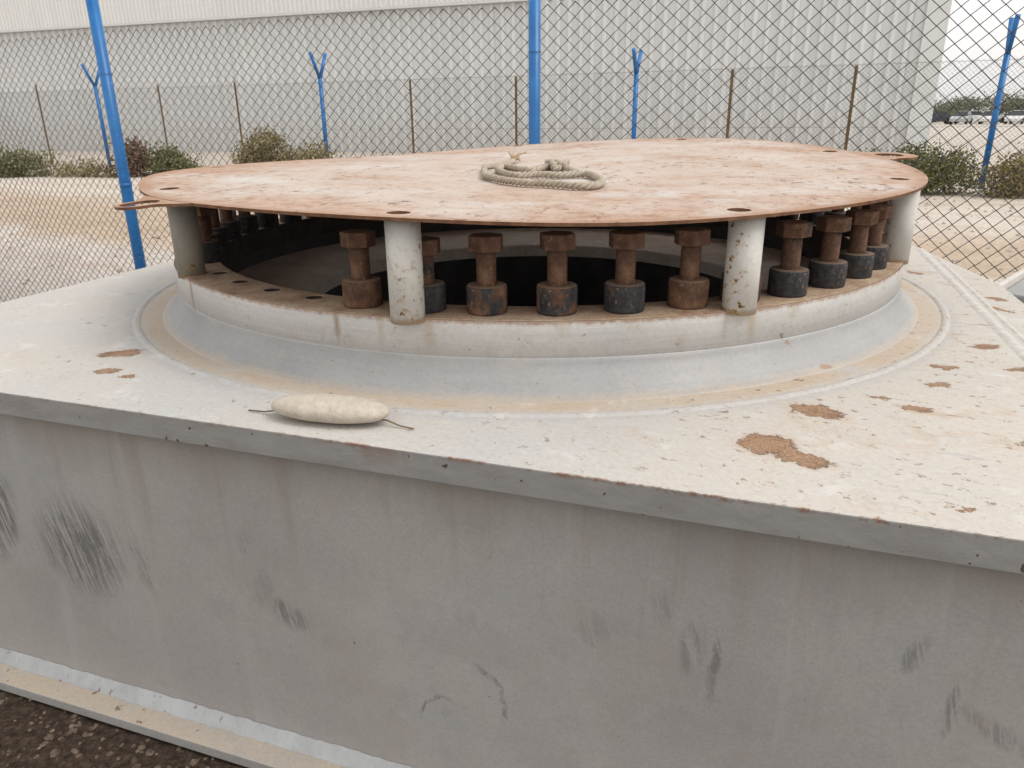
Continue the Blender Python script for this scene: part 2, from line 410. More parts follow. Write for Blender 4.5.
def mat_collar():
    m = Mat('weathered_collar_paint', 0.55, spec=0.4)
    co = m.co(); x = m.xyz()
    big = m.noise(2.5, 5, 0.6)
    c = m.ramp(big, [(0.3, (0.58, 0.575, 0.56)), (0.7, (0.68, 0.665, 0.645))])
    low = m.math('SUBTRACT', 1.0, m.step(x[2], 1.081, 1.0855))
    c = m.mix(m.math('MULTIPLY', low, 0.9), c, m.ramp(big, [(0.3, (0.265, 0.271, 0.279)), (0.7, (0.36, 0.357, 0.352))]))  # shade painted into the lower flare, on top of its bluer paint
    # machined rings on the upper band
    rings = m.noise(1.0, 4, 0.7, m.comb(m.math('MULTIPLY', x[0], 2.0), m.math('MULTIPLY', x[1], 2.0), m.math('MULTIPLY', x[2], 230.0)))
    c = m.mix(m.math('MULTIPLY', m.math('SUBTRACT', 1.0, low), 0.35), c, m.ramp(rings, [(0.35, 0.72), (0.65, 1.0)]), 'MULTIPLY')
    foot = m.math('SUBTRACT', 1.0, m.step(m.math('SUBTRACT', x[2], m.math('MULTIPLY', m.noise(14, 6, 0.7), 0.018)), 0.988, 1.008))
    c = m.mix(m.math('MULTIPLY', foot, m.ramp(m.noise(6, 5, 0.7), [(0.3, 0.35), (0.7, 0.85)])), c, (0.52, 0.425, 0.325))
    # rust bleeding from the flange edge, with runs below tubes
    ang = m.n('ShaderNodeMath'); ang.operation = 'ARCTAN2'; m.l(x[1], ang.inputs[0]); m.l(x[0], ang.inputs[1])
    av = m.comb(m.math('MULTIPLY', ang.outputs[0], 9.0), m.math('MULTIPLY', x[2], 4.0), 0.0)
    run = m.step(m.noise(2.2, 4, 0.65, av), 0.55, 0.75)
    ed = m.step(m.math('ADD', x[2], m.math('MULTIPLY', m.noise(40, 4, 0.7), 0.03)), 1.180, 1.192)
    c = m.mix(m.math('MULTIPLY', run, m.math('MULTIPLY', m.step(x[2], 1.03, 1.17), 0.5)), c, (0.40, 0.30, 0.185))
    c = m.mix(m.math('MULTIPLY', ed, 0.75), c, (0.30, 0.165, 0.085))
    for a, hh, k, hw in [(-103.0, 0.10, 0.40, 0.018), (-108.5, 0.08, 0.35, 0.014), (-67.5, 0.10, 0.45, 0.017), (-71.0, 0.08, 0.35, 0.012), (-143.5, 0.11, 0.65, 0.016), (-114.0, 0.085, 0.70, 0.013), (-89, 0.04, 0.3, 0.02)]:
        al = R(a + 19.3)
        dd = m.math('ABSOLUTE', m.math('SUBTRACT', ang.outputs[0], al))
        dd = m.math('ADD', dd, m.math('MULTIPLY', m.noise(30, 3), 0.012))
        s1 = m.math('SUBTRACT', 1.0, m.step(dd, hw * 0.4, hw * 1.3))
        s2 = m.step(x[2], 1.18 - hh - 0.02, 1.18 - hh * 0.4)
        c = m.mix(m.math('MULTIPLY', m.math('MULTIPLY', s1, s2), k), c, (0.27, 0.155, 0.075) if k > 0.6 else (0.42, 0.31, 0.16))
    ch = m.math('MULTIPLY', m.step(m.noise(18, 3), 0.70, 0.73), 1.0)
    c = m.mix(m.math('MULTIPLY', ch, 0.7), c, (0.27, 0.17, 0.10))
    # long scrape on the right of the collar foot
    for cc, rr_ in [((1.06, -0.985), (0.055, 0.010)), ((1.10, -0.90), (0.022, 0.007))]:
        e = m.ell(m.vadd(co, m.noise(40, 3, col=True), 0.012), (cc[0] + .006, cc[1] + .006), rr_, 0.75, 0.3)
        c = m.mix(m.math('MULTIPLY', e, 0.8), c, (0.33, 0.22, 0.14))
    br = m.noise(1.0, 5, 0.7, m.comb(m.math('MULTIPLY', ang.outputs[0], 3.0), m.math('MULTIPLY', x[2], 60.0), 0.0))
    c = m.mix(0.5, c, m.ramp(br, [(0.3, 0.86), (0.7, 1.05)]), 'MULTIPLY')
    c = m.mix(m.math('MULTIPLY', m.step(m.noise(9, 6, 0.75), 0.55, 0.70), 0.35), c, (0.46, 0.40, 0.32))
    c = m.mix(m.math('MULTIPLY', m.step(m.noise(75, 3, 0.6), 0.68, 0.73), 0.6), c, (0.20, 0.14, 0.09))
    c = m.mix(0.5, c, m.ramp(m.noise(90, 4, 0.7), [(0.3, 0.78), (0.7, 1.06)]), 'MULTIPLY')
    return m.done(c, None, m.bump(m.noise(60, 3), 0.15, 0.002))

def mat_flange_top():
    m = Mat('sand_rust_flange', 0.85)
    n1 = m.noise(12, 5, 0.65)
    c = m.ramp(n1, [(0.3, (0.30, 0.19, 0.12)), (0.5, (0.46, 0.325, 0.225)), (0.7, (0.58, 0.46, 0.345))])
    c = m.mix(0.7, c, m.ramp(m.noise(110, 4, 0.7), [(0.3, 0.55), (0.7, 1.1)]), 'MULTIPLY')
    geo = m.n('ShaderNodeNewGeometry')
    up = m.step(m.xyz(geo.outputs['Normal'])[2], 0.15, 0.45)
    c = m.mix(up, m.ramp(n1, [(0.3, (0.028, 0.024, 0.024)), (0.7, (0.07, 0.052, 0.042))]), c)  # bore walls and inner face coloured near-black in place of their shade
    return m.done(c, None, m.bump(m.noise(80, 4, 0.7), 0.4, 0.004))

def mat_rust_bolt(name, dark):
    m = Mat(name, 0.8)
    n1 = m.noise(26, 5, 0.7)
    oi = m.n('ShaderNodeObjectInfo')
    rnd = oi.outputs['Random']
    co2 = m.vadd(m.co(), m.comb(rnd, rnd, rnd), 7.0)
    n2 = m.noise(16, 4, 0.65, co2)
    c = m.ramp(n1, [(0.25, (0.045, 0.026, 0.019)), (0.48, (0.115, 0.060, 0.038)), (0.72, (0.22, 0.13, 0.078))])
    th = m.math('ADD', n2, dark)
    blk = m.step(th, 0.50, 0.60)
    z = m.xyz()[2]
    bl = m.ramp(m.noise(60, 3), [(0.3, (0.020, 0.020, 0.022)), (0.7, (0.060, 0.059, 0.061))])
    c = m.mix(blk, c, bl)
    c = m.mix(m.math('MULTIPLY', m.step(m.noise(90, 3, 0.6), 0.62, 0.70), 0.5), c, (0.34, 0.21, 0.12))
    geo = m.n('ShaderNodeNewGeometry')
    up = m.step(m.xyz(geo.outputs['Normal'])[2], 0.6, 0.9)
    c = m.mix(m.math('MULTIPLY', up, 0.45), c, (0.36, 0.25, 0.17))
    return m.done(c, None, m.bump(n1, 0.55, 0.006))

def mat_tube(dark_tone=False):
    m = Mat('dark_tube_paint' if dark_tone else 'pale_tube_paint', 0.6)
    co = m.co(); x = m.xyz()
    oi = m.n('ShaderNodeObjectInfo')
    co2 = m.vadd(co, m.comb(oi.outputs['Random'], oi.outputs['Random'], 0.3), 5.0)
    n1 = m.noise(9, 5, 0.6, co2)
    if dark_tone: c = m.ramp(n1, [(0.3, (0.20, 0.19, 0.165)), (0.7, (0.29, 0.275, 0.24))])  # one tube takes a darker grey
    else: c = m.ramp(n1, [(0.3, (0.50, 0.49, 0.46)), (0.7, (0.63, 0.61, 0.57))])
    sp = m.noise(58, 3, 0.6, co2)
    near = m.step(m.noise(7, 2, 0.5, m.map(co2, sc=(1, 1, 0.25))), 0.46, 0.60)
    c = m.mix(m.math('MULTIPLY', m.math('MULTIPLY', m.step(sp, 0.53, 0.63), near), 0.75), c, (0.46, 0.31, 0.13))
    c = m.mix(m.math('MULTIPLY', m.step(sp, 0.62, 0.66), near), c, (0.11, 0.05, 0.025))
    lo = m.math('SUBTRACT', 1.0, m.step(m.math('SUBTRACT', x[2], m.math('MULTIPLY', m.noise(50), 0.02)), -0.004, 0.010))
    c = m.mix(m.math('MULTIPLY', lo, 0.7), c, (0.36, 0.23, 0.11))
    c = m.mix(0.4, c, m.ramp(m.noise(120, 3), [(0.3, 0.8), (0.7, 1.04)]), 'MULTIPLY')
    return m.done(c, None, m.bump(sp, 0.15, 0.002))

def mat_cover():
    m = Mat('dusty_rusted_cover_plate', 0.85, spec=0.2)
    co = m.co(); x = m.xyz()
    rr = m.vlen(m.comb(x[0], x[1], 0.0))
    n1 = m.noise(2.4, 6, 0.62, dist=0.4)
    n2 = m.noise(22, 5, 0.7)
    rust = m.ramp(n2, [(0.25, (0.28, 0.165, 0.11)), (0.5, (0.42, 0.28, 0.20)), (0.75, (0.51, 0.385, 0.30))])
    dust = m.ramp(n1, [(0.3, (0.50, 0.40, 0.335)), (0.7, (0.545, 0.485, 0.44))])
    cov = m.math('ADD', m.math('MULTIPLY', m.step(rr, 1.45, 0.95), 0.22), m.math('MULTIPLY', n1, 1.25))
    cov = m.step(m.math('ADD', cov, m.math('MULTIPLY', m.math('SUBTRACT', n2, 0.5), 0.5)), 0.42, 1.0)
    left = m.step(x[0], -0.6, -1.3)
    cov = m.math('SUBTRACT', cov, m.math('MULTIPLY', left, 0.35), True)
    c = m.mix(cov, rust, dust)
    # bleached patch in the middle-right
    pale = m.math('MULTIPLY', m.step(m.noise(3.4, 6, 0.7), 0.52, 0.66), 0.6)
    c = m.mix(pale, c, (0.56, 0.545, 0.525))
    rim = m.step(m.math('ADD', rr, m.math('MULTIPLY', n2, 0.06)), 1.385, 1.44)
    c = m.mix(m.math('MULTIPLY', rim, 0.6), c, (0.34, 0.185, 0.105))
    # scattered dark scabs, drawn out in patches
    fl = m.math('MULTIPLY', m.step(m.noise(26, 5, 0.72, m.map(co, rot=(0, 0, 0.3), sc=(1, 0.6, 1))), 0.56, 0.63), m.step(m.noise(3.7, 5, 0.65), 0.46, 0.58))
    c = m.mix(m.math('MULTIPLY', fl, 0.75), c, (0.15, 0.072, 0.045))
    c = m.mix(m.math('MULTIPLY', m.step(m.noise(48, 4, 0.7), 0.62, 0.67), 0.7), c, (0.17, 0.09, 0.055))
    c = m.mix(m.math('MULTIPLY', m.step(m.noise(5.5, 6, 0.7, m.map(co, loc=(4, 4, 0))), 0.54, 0.70), 0.35), c, (0.44, 0.30, 0.225))
    c = m.mix(0.5, c, m.ramp(m.noise(150, 3, 0.7), [(0.3, 0.72), (0.7, 1.06)]), 'MULTIPLY')
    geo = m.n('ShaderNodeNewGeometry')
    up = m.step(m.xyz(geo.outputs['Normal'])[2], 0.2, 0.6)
    c = m.mix(up, m.ramp(n2, [(0.3, (0.09, 0.042, 0.025)), (0.7, (0.22, 0.115, 0.065))]), c)  # edges are brown rust, darkened further to paint shade inside the holes
    return m.done(c, None, m.bump(n2, 0.25, 0.004))

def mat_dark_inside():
    m = Mat('shade_dark_inside', 0.85)
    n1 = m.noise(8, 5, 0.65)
    c = m.ramp(n1, [(0.3, (0.035, 0.034, 0.036)), (0.7, (0.075, 0.07, 0.068))])  # near-black tone stands in for the shade below the cover
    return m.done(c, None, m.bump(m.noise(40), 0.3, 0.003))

def mat_shelf():
    m = Mat('dusty_inner_shelf', 0.85)
    n1 = m.noise(7, 5, 0.65)
    c = m.ramp(n1, [(0.3, (0.62, 0.50, 0.40)), (0.7, (0.80, 0.71, 0.64))])
    c = m.mix(0.6, c, m.ramp(m.noise(70, 3), [(0.3, 0.7), (0.7, 1.05)]), 'MULTIPLY')
    return m.done(c)

def mat_simple(name, c0, c1, scale=8, rough=0.7, bump=0.0, spec=0.3, metal=0.0):
    m = Mat(name, rough, metal, spec)
    n1 = m.noise(scale, 5, 0.65)
    return m.done(m.ramp(n1, [(0.3, c0), (0.7, c1)]), None, m.bump(n1, bump, 0.01) if bump else None)

def mat_blue():
    m = Mat('blue_gloss_paint', 0.38, spec=0.5)
    n1 = m.noise(6, 4, 0.6)
    c = m.ramp(n1, [(0.3, (0.006, 0.11, 0.34)), (0.7, (0.012, 0.16, 0.43))])
    c = m.mix(m.math('MULTIPLY', m.step(m.noise(18, 4, 0.7), 0.63, 0.72), 0.6), c, (0.30, 0.40, 0.50))
    return m.done(c)

def mat_ground():
    m = Mat('sandy_ground', 0.95, spec=0.15)
    co = m.co(); x = m.xyz()
    s_ = m.math('ADD', m.math('MULTIPLY', x[0], 0.39), m.math('MULTIPLY', x[1], 0.92))
    wob = m.noise(0.22, 5, 0.6)
    s_ = m.math('ADD', s_, m.math('MULTIPLY', m.math('SUBTRACT', wob, 0.5), 5.0))
    band = m.ramp(m.math('MULTIPLY', s_, 1 / 40.0), [(0.02, (0.42, 0.38, 0.34)), (0.15, (0.55, 0.50, 0.455)), (0.195, (0.62, 0.56, 0.51)), (0.215, (0.55, 0.44, 0.335)), (0.285, (0.56, 0.45, 0.35)), (0.33, (0.66, 0.59, 0.52)), (0.5, (0.60, 0.53, 0.46)), (1.0, (0.60, 0.55, 0.49))])
    n1 = m.noise(1.3, 6, 0.68); n2 = m.noise(16, 6, 0.75)
    c = m.mix(0.6, band, m.ramp(n1, [(0.3, 0.76), (0.7, 1.06)]), 'MULTIPLY')
    c = m.mix(0.75, c, m.ramp(n2, [(0.3, 0.52), (0.62, 1.12)]), 'MULTIPLY')
    c = m.mix(m.math('MULTIPLY', m.step(m.noise(30, 4, 0.7), 0.60, 0.68), 0.55), c, (0.24, 0.19, 0.15))
    trk = m.noise(1.0, 5, 0.65, m.comb(m.math('MULTIPLY', s_, 2.2), m.math('MULTIPLY', x[0], 0.06), 0.0))
    c = m.mix(m.math('MULTIPLY', m.step(trk, 0.52, 0.66), 0.4), c, (0.40, 0.31, 0.235))
    st = m.voro(22, out='Distance')
    c = m.mix(m.math('MULTIPLY', m.step(m.noise(9, 3), 0.54, 0.66), m.math('MULTIPLY', m.math('SUBTRACT', 1.0, m.step(st, 0.22, 0.30)), 0.5)), c, (0.62, 0.58, 0.53))
    # ground turns darker brown around the pedestal
    near = m.math('SUBTRACT', 1.0, m.step(m.math('ADD', m.vlen(co), m.math('MULTIPLY', n1, 2.5)), 3.4, 5.0))
    dk = m.ramp(m.noise(45, 5, 0.75), [(0.3, (0.018, 0.013, 0.010)), (0.5, (0.055, 0.039, 0.028)), (0.7, (0.12, 0.088, 0.063))])
    c = m.mix(near, c, dk)
    return m.done(c, None, m.bump(m.math('ADD', n2, m.math('MULTIPLY', st, 0.6)), 0.8, 0.03))

def mat_leaf(name, c0, c1, c2):
    m = Mat(name, 0.9, spec=0.05)
    c = m.ramp(m.noise(5.0, 4, 0.7), [(0.3, c0), (0.5, c1), (0.72, c2)])
    return m.done(c)

def mat_cladding(name, c0, c1):
    m = Mat(name, 0.5, spec=0.3)
    n1 = m.noise(0.5, 5, 0.6, m.map(m.co(), sc=(2.5, 1, 0.35)))
    c = m.ramp(n1, [(0.3, c0), (0.7, c1)])
    x = m.xyz()
    d = m.math('SUBTRACT', 1.0, m.step(x[2], 0.2, 2.2))
    c = m.mix(m.math('MULTIPLY', d, 0.25), c, (0.52, 0.47, 0.40))
    return m.done(c)

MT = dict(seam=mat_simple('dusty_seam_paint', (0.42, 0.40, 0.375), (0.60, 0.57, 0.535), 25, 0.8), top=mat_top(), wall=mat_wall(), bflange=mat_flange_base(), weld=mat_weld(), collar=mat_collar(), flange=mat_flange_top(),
          rust=mat_rust_bolt('rusty_steel', -0.10), rust_mid=mat_rust_bolt('rusty_steel_part_black', 0.05), rust_dark=mat_rust_bolt('blackened_steel', 0.17),
          tube=mat_tube(), tube_d=mat_tube(True), cover=mat_cover(), inside=mat_dark_inside(), shelf=mat_shelf(), blue=mat_blue(), ground=mat_ground(),
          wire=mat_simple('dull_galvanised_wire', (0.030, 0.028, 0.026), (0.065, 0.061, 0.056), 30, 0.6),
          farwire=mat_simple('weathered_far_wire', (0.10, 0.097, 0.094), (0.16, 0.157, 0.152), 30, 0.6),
          brown=mat_simple('rusty_angle_post', (0.10, 0.06, 0.03), (0.20, 0.14, 0.075), 9, 0.85),
          rope=mat_simple('sun_bleached_rope', (0.30, 0.25, 0.19), (0.50, 0.44, 0.36), 60, 0.9, 0.3),
          frope=mat_simple('frayed_rope_end', (0.28, 0.19, 0.11), (0.45, 0.34, 0.22), 60, 0.9, 0.3),
          float_=mat_simple('sand_crusted_cast_float', (0.43, 0.375, 0.31), (0.56, 0.50, 0.43), 40, 0.95, 0.6),
          clad=mat_cladding('white_corrugated_cladding', (0.62, 0.635, 0.64), (0.70, 0.71, 0.71)),
          clad2=mat_cladding('white_upper_cladding', (0.72, 0.72, 0.71), (0.78, 0.78, 0.77)),
          trim=mat_simple('white_sheet_trim', (0.62, 0.64, 0.63), (0.68, 0.70, 0.69), 2, 0.5),
          grey=mat_simple('neighbour_grey_paint', (0.26, 0.265, 0.265), (0.36, 0.36, 0.355), 7, 0.65, 0.05),
          greytop=mat_simple('neighbour_dusty_top', (0.50, 0.47, 0.44), (0.60, 0.56, 0.52), 9, 0.8),
          bark=mat_simple('grey_brown_bark', (0.09, 0.065, 0.045), (0.17, 0.13, 0.09), 14, 0.9, 0.5),
          stone=mat_simple('pale_pebble', (0.03, 0.022, 0.016), (0.24, 0.18, 0.135), 38, 0.95),
          stone2=mat_simple('sandy_stone', (0.20, 0.16, 0.125), (0.58, 0.52, 0.46), 12, 0.95),
          leafg=mat_leaf('dusty_green_leaves', (0.10, 0.105, 0.05), (0.165, 0.165, 0.08), (0.25, 0.235, 0.13)),
          leafo=mat_leaf('olive_brown_leaves', (0.14, 0.12, 0.06), (0.23, 0.195, 0.10), (0.32, 0.27, 0.155)),
          leafd=mat_leaf('hazed_distant_leaves', (0.15, 0.155, 0.11), (0.22, 0.22, 0.155), (0.30, 0.29, 0.21)),  # paler leaf colour with the distance haze painted in
          leafr=mat_leaf('dry_red_brown_leaves', (0.10, 0.065, 0.045), (0.17, 0.115, 0.08), (0.26, 0.18, 0.13)))

# ------------------------------------------------------------------ setting
g = MB()
gx = [-700, -200, -60, -30] + [-22 + 0.5 * i for i in range(73)] + [20, 30, 60, 200, 700]
gy = [-300, -60, -20, -8] + [-4 + 0.5 * i for i in range(73)] + [40, 60, 120, 300, 900]
def ground_z(x, y):                    # shallow dip along the near fence on the left
    s_ = 0.454 * x + 0.891 * y
    k = min(1.0, max(0.0, (-1.6 - x) / 2.0)) * min(1.0, max(0.0, (x + 20) / 6.0))
    return -0.42 * k * k * (3 - 2 * k) * math.exp(-((s_ - 4.9) / 1.5) ** 2)
gv = [(x, y, ground_z(x, y)) for y in gy for x in gx]; nx_ = len(gx)
g.add(gv, [(j * nx_ + i, j * nx_ + i + 1, (j + 1) * nx_ + i + 1, (j + 1) * nx_ + i) for j in range(len(gy) - 1) for i in range(nx_ - 1)], True)
tag(g.build('ground', MT['ground']), kind='structure')

# ------------------------------------------------------------------ the steel pedestal
CX, CY = 0.10, 3.088
ROT = R(-19.3)
ped = empty('steel_pedestal', (CX, CY, 0), ROT)
tag(ped, 'big square grey steel pedestal with dusty overhanging top plate and raised round collar', 'pedestal')
ZT = 1.0; PT = 0.064
U0, U1, V0, V1 = -1.816, 1.80, -1.709, 1.70
# base: ring flange, support pads, weld fillet
b = MB()
FO = 1.756
ou = [(-1.86, -FO), (1.80, -FO), (1.80, 1.74), (-1.86, 1.74)]
inn = [(-1.70, -1.60), (1.64, -1.60), (1.64, 1.58), (-1.70, 1.58)]
vs = [(x, y, 0.045) for x, y in ou] + [(x, y, 0.045) for x, y in inn] + [(x, y, 0.012) for x, y in ou] + [(x, y, 0.012) for x, y in inn]
fs = []
for i in range(4):
    j = (i + 1) % 4
    fs += [(i, j, 4 + j, 4 + i), (8 + i, 12 + i, 12 + j, 8 + j), (i, 8 + i, 8 + j, j), (4 + i, 4 + j, 12 + j, 12 + i)]
b.add(vs, fs)
b.build('base_flange', MT['bflange'], ped, bevel=0.003)
for px, py in [(-1.2, -1.45), (1.2, -1.45), (-1.2, 1.45), (1.2, 1.45)]:
    p = MB(); p.box((px - 0.15, py - 0.1, -0.02), (px + 0.15, py + 0.1, 0.0115)); p.build('foot_pad', MT['bflange'], ped)
W0, W1, V_0, V_1 = U0 + 0.055, 1.70, -1.664, 1.655
b = MB()
t = 0.02
def wall_quad(p0, p1, nx, ny):
    vs = []; n_ = 24; k_ = 8
    for j in range(k_ + 1):
        for i in range(n_ + 1):
            f = i / n_
            vs.append((p0[0] + (p1[0] - p0[0]) * f, p0[1] + (p1[1] - p0[1]) * f, 0.046 + (ZT - PT - 0.0465) * j / k_))
    b.add(vs, [(j * (n_ + 1) + i, j * (n_ + 1) + i + 1, (j + 1) * (n_ + 1) + i + 1, (j + 1) * (n_ + 1) + i) for j in range(k_) for i in range(n_)])
cs = [(W0, V_0), (W1, V_0), (W1, V_1), (W0, V_1)]
for i in range(4): wall_quad(cs[i], cs[(i + 1) % 4], 0, 0)
b.build('side_wall', MT['wall'], ped, merge=0.0005)
# fillet weld at the foot of the front and left walls
wb = MB()
rnd = random.Random(3)
def fillet(p0, p1, out, z, s):
    n_ = 160; vs = []; fs = []
    for i in range(n_ + 1):
        f = i / n_; x = p0[0] + (p1[0] - p0[0]) * f; y = p0[1] + (p1[1] - p0[1]) * f
        k = s * (1 + rnd.uniform(-0.08, 0.08))
        vs += [(x, y, z + k), (x + out[0] * k * 0.62, y + out[1] * k * 0.62, z + k * 0.52), (x + out[0] * k, y + out[1] * k, z)]
    for i in range(n_):
        a = i * 3; c = a + 3
        fs += [(a, a + 1, c + 1, c), (a + 1, a + 2, c + 2, c + 1)]
    wb.add(vs, fs, True)
fillet((W0, V_0 - .001), (W1, V_0 - .001), (0, -1), 0.0455, 0.030)
fillet((W0 - .001, V_1), (W0 - .001, V_0), (-1, 0), 0.0455, 0.030)
wb.build('weld_bead', MT['weld'], ped)

# top plate with its round opening
def ray_poly(a, poly):
    d = Vector((math.cos(a), math.sin(a))); best = None
    for i in range(len(poly)):
        p = Vector(poly[i]); q = Vector(poly[(i + 1) % len(poly)]); e = q - p
        den = d.x * e.y - d.y * e.x
        if abs(den) < 1e-9: continue
        tt = (p.x * e.y - p.y * e.x) / den
        ss = (p.x * d.y - p.y * d.x) / den
        if tt > 0 and -1e-6 <= ss <= 1 + 1e-6 and (best is None or tt < best): best = tt
    return d * best
outline = [(U0, V0), (1.80, V0), (1.80, 0.40), (1.60, 1.41), (1.565, V1), (U0, V1)]
angs = sorted([2 * PI * k / 180 for k in range(180)] + [math.atan2(y, x) % (2 * PI) for x, y in outline])
b = MB(); n_ = len(angs); vs = []; fs = []
for a in angs:
    q = ray_poly(a, outline)
    ci = (1.27 * math.cos(a), 1.27 * math.sin(a))
    mid = (1.56 * math.cos(a), 1.56 * math.sin(a))
    vs += [(ci[0], ci[1], ZT), (mid[0], mid[1], ZT), (q.x, q.y, ZT), (q.x, q.y, ZT - PT), (ci[0], ci[1], ZT - PT)]
for i in range(n_):
    j = (i + 1) % n_
    for k in range(5):
        k2 = (k + 1) % 5
        fs.append((i * 5 + k, i * 5 + k2, j * 5 + k2, j * 5 + k))
b.add(vs, fs)
b.build('top_plate', MT['top'], ped, merge=0.0002, bevel=0.003)
# weld seam on the right-hand side of the plate
sb = MB(); rs = random.Random(4)
for u_, hw_, hh_ in ((1.632, 0.018, 0.0045), (1.672, 0.010, 0.003)):
    vs = []; n_ = 90
    for i in range(n_ + 1):
        v_ = -1.25 + (2.45 if u_ < 1.65 else 2.20) * i / n_
        w_ = hw_ * rs.uniform(0.92, 1.08); uu = u_ + rs.uniform(-0.001, 0.001)
        for q, hz in ((-1, -0.001), (-0.5, 0.75), (0, 1.0), (0.5, 0.75), (1, -0.001)):
            vs.append((uu + q * w_, v_, ZT + hh_ * hz))
    sb.add(vs, [(i * 5 + k, i * 5 + k + 1, (i + 1) * 5 + k + 1, (i + 1) * 5 + k) for i in range(n_) for k in range(4)], True)
sb.build('weld_seam', MT['seam'], ped)

# collar
b = MB()
def w2l(dx, dy):                       # world offset -> pedestal frame
    c, q = math.cos(ROT), math.sin(ROT)
    return (c * dx + q * dy, -q * dx + c * dy)
FOFF = w2l(0.0, 0.036)              # the flange sits slightly off the centre of its foot
LOFF = (0.0, 0.0)
def collar_off(z):
    k = max(0.0, min(1.0, (1.078 - z) / 0.076))
    k = k * k * (3 - 2 * k)
    return (FOFF[0] * (1 - k) + LOFF[0] * k, FOFF[1] * (1 - k) + LOFF[1] * k)
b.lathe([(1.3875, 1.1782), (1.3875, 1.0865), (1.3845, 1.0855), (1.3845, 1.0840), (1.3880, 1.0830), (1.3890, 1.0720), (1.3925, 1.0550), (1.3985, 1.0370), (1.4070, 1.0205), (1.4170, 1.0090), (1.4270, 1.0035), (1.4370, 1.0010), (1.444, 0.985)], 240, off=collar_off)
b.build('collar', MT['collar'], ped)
b = MB()
n_ = 360; vs = []; fs = []
for k in range(n_):
    a = 2 * PI * k / n_; w_ = 1 + 0.12 * math.sin(k * 2.3) + 0.1 * math.sin(k * 0.77)
    for (r_, z_) in [(1.503, 0.998), (1.510, 1.0 + 0.004 * w_), (1.520, 1.0 + 0.0055 * w_), (1.528, 1.0 + 0.0035 * w_), (1.534, 0.998)]:
        vs.append((r_ * math.cos(a), r_ * math.sin(a), z_))
for k in range(n_):
    for j in range(4):
        k2 = (k + 1) % n_
        fs.append((k * 5 + j, k2 * 5 + j, k2 * 5 + j + 1, k * 5 + j + 1))
b.add(vs, fs, True)
b.build('weld_ring', MT['top'], ped)

# annulus with bolt holes, built sector by sector
def holed_ring(mb, rin, rout, nsec, phase, holes, ztop, thick, zf=None):
    """holes: {sector index: (radius of its centre, hole radius)}; sector i is centred on phase + i*360/nsec"""
    K = 4; st = 2 * PI / nsec
    def zt(x, y): return ztop if zf is None else zf(x, y)
    def P(a, r_, dz=0.0):
        x, y = r_ * math.cos(a), r_ * math.sin(a)
        return (x, y, zt(x, y) - dz)
    for s_ in range(nsec):
        a0 = phase + (s_ - 0.5) * st; a1 = a0 + st
        for side, dz in ((1, 0.0), (-1, thick)):
            if s_ in holes:
                rc, rh = holes[s_]; ac = phase + s_ * st
                bd = [(a0 + st * i / K, rin) for i in range(K)] + [(a1, rin + (rout - rin) * i / K) for i in range(K)] + \
                     [(a1 - st * i / K, rout) for i in range(K)] + [(a0, rout - (rout - rin) * i / K) for i in range(K)]
                hx, hy = rc * math.cos(ac), rc * math.sin(ac)
                outer, inner = [], []
                for (a, r_) in bd:
                    x, y = r_ * math.cos(a), r_ * math.sin(a)
                    d = Vector((x - hx, y - hy)).normalized()
                    outer.append(P(a, r_, dz))
                    ix, iy = hx + d.x * rh, hy + d.y * rh
                    inner.append((ix, iy, zt(ix, iy) - dz))
                n_ = len(outer)
                fs = []
                for i in range(n_):
                    j = (i + 1) % n_
                    q = (i, j, n_ + j, n_ + i)
                    fs.append(q if side > 0 else q[::-1])
                mb.add(outer + inner, fs)
                if side > 0:
                    low = [(x, y, z - thick) for x, y, z in inner]
                    mb.add(inner + low, [(i, n_ + i, n_ + (i + 1) % n_, (i + 1) % n_) for i in range(n_)])
            else:
                vs = [P(a0 + st * i / K, rin + (rout - rin) * j / K, dz) for j in range(K + 1) for i in range(K + 1)]
                fs = [(j * (K + 1) + i, j * (K + 1) + i + 1, (j + 1) * (K + 1) + i + 1, (j + 1) * (K + 1) + i) for j in range(K) for i in range(K)]
                mb.add(vs, fs if side > 0 else [f[::-1] for f in fs])
        for r_ in (rin, rout):
            vs = [P(a0 + st * i / K, r_, dz) for dz in (0, thick) for i in range(K + 1)]
            fs = [(i, i + 1, K + 2 + i, K + 1 + i) for i in range(K)]
            mb.add(vs, fs)

ZF = 1.18
BR = 1.266
b = MB()
holed_ring(b, 1.240, 1.3855, 45, R(-112.2) - ROT, {44: (1.282, .024), 43: (1.282, .024), 42: (1.282, .024), 41: (1.282, .024)}, ZF, 0.088)
b.build('bolt_flange', MT['flange'], ped, merge=0.0003, bevel=0.0015, segs=1).location = (FOFF[0], FOFF[1], 0)
# inside of the opening: wall, shelf and the deep well
b = MB()
b.lathe([(1.262, 1.0915), (1.262, 0.985)], 180)
b.build('inner_wall', MT['inside'], ped)
b = MB()
b.lathe([(1.262, 1.03), (0.915, 0.988), (0.91, 0.983), (0.91, 0.93)], 180, smooth=False)  # shelf sloped inward so its far side catches more light
b.build('inner_shelf', MT['shelf'], ped)
b = MB()
b.lathe([(0.912, 0.9299), (0.912, 0.08), (0.0005, 0.078)], 96, smooth=False)
b.build('inner_well', MT['inside'], ped)

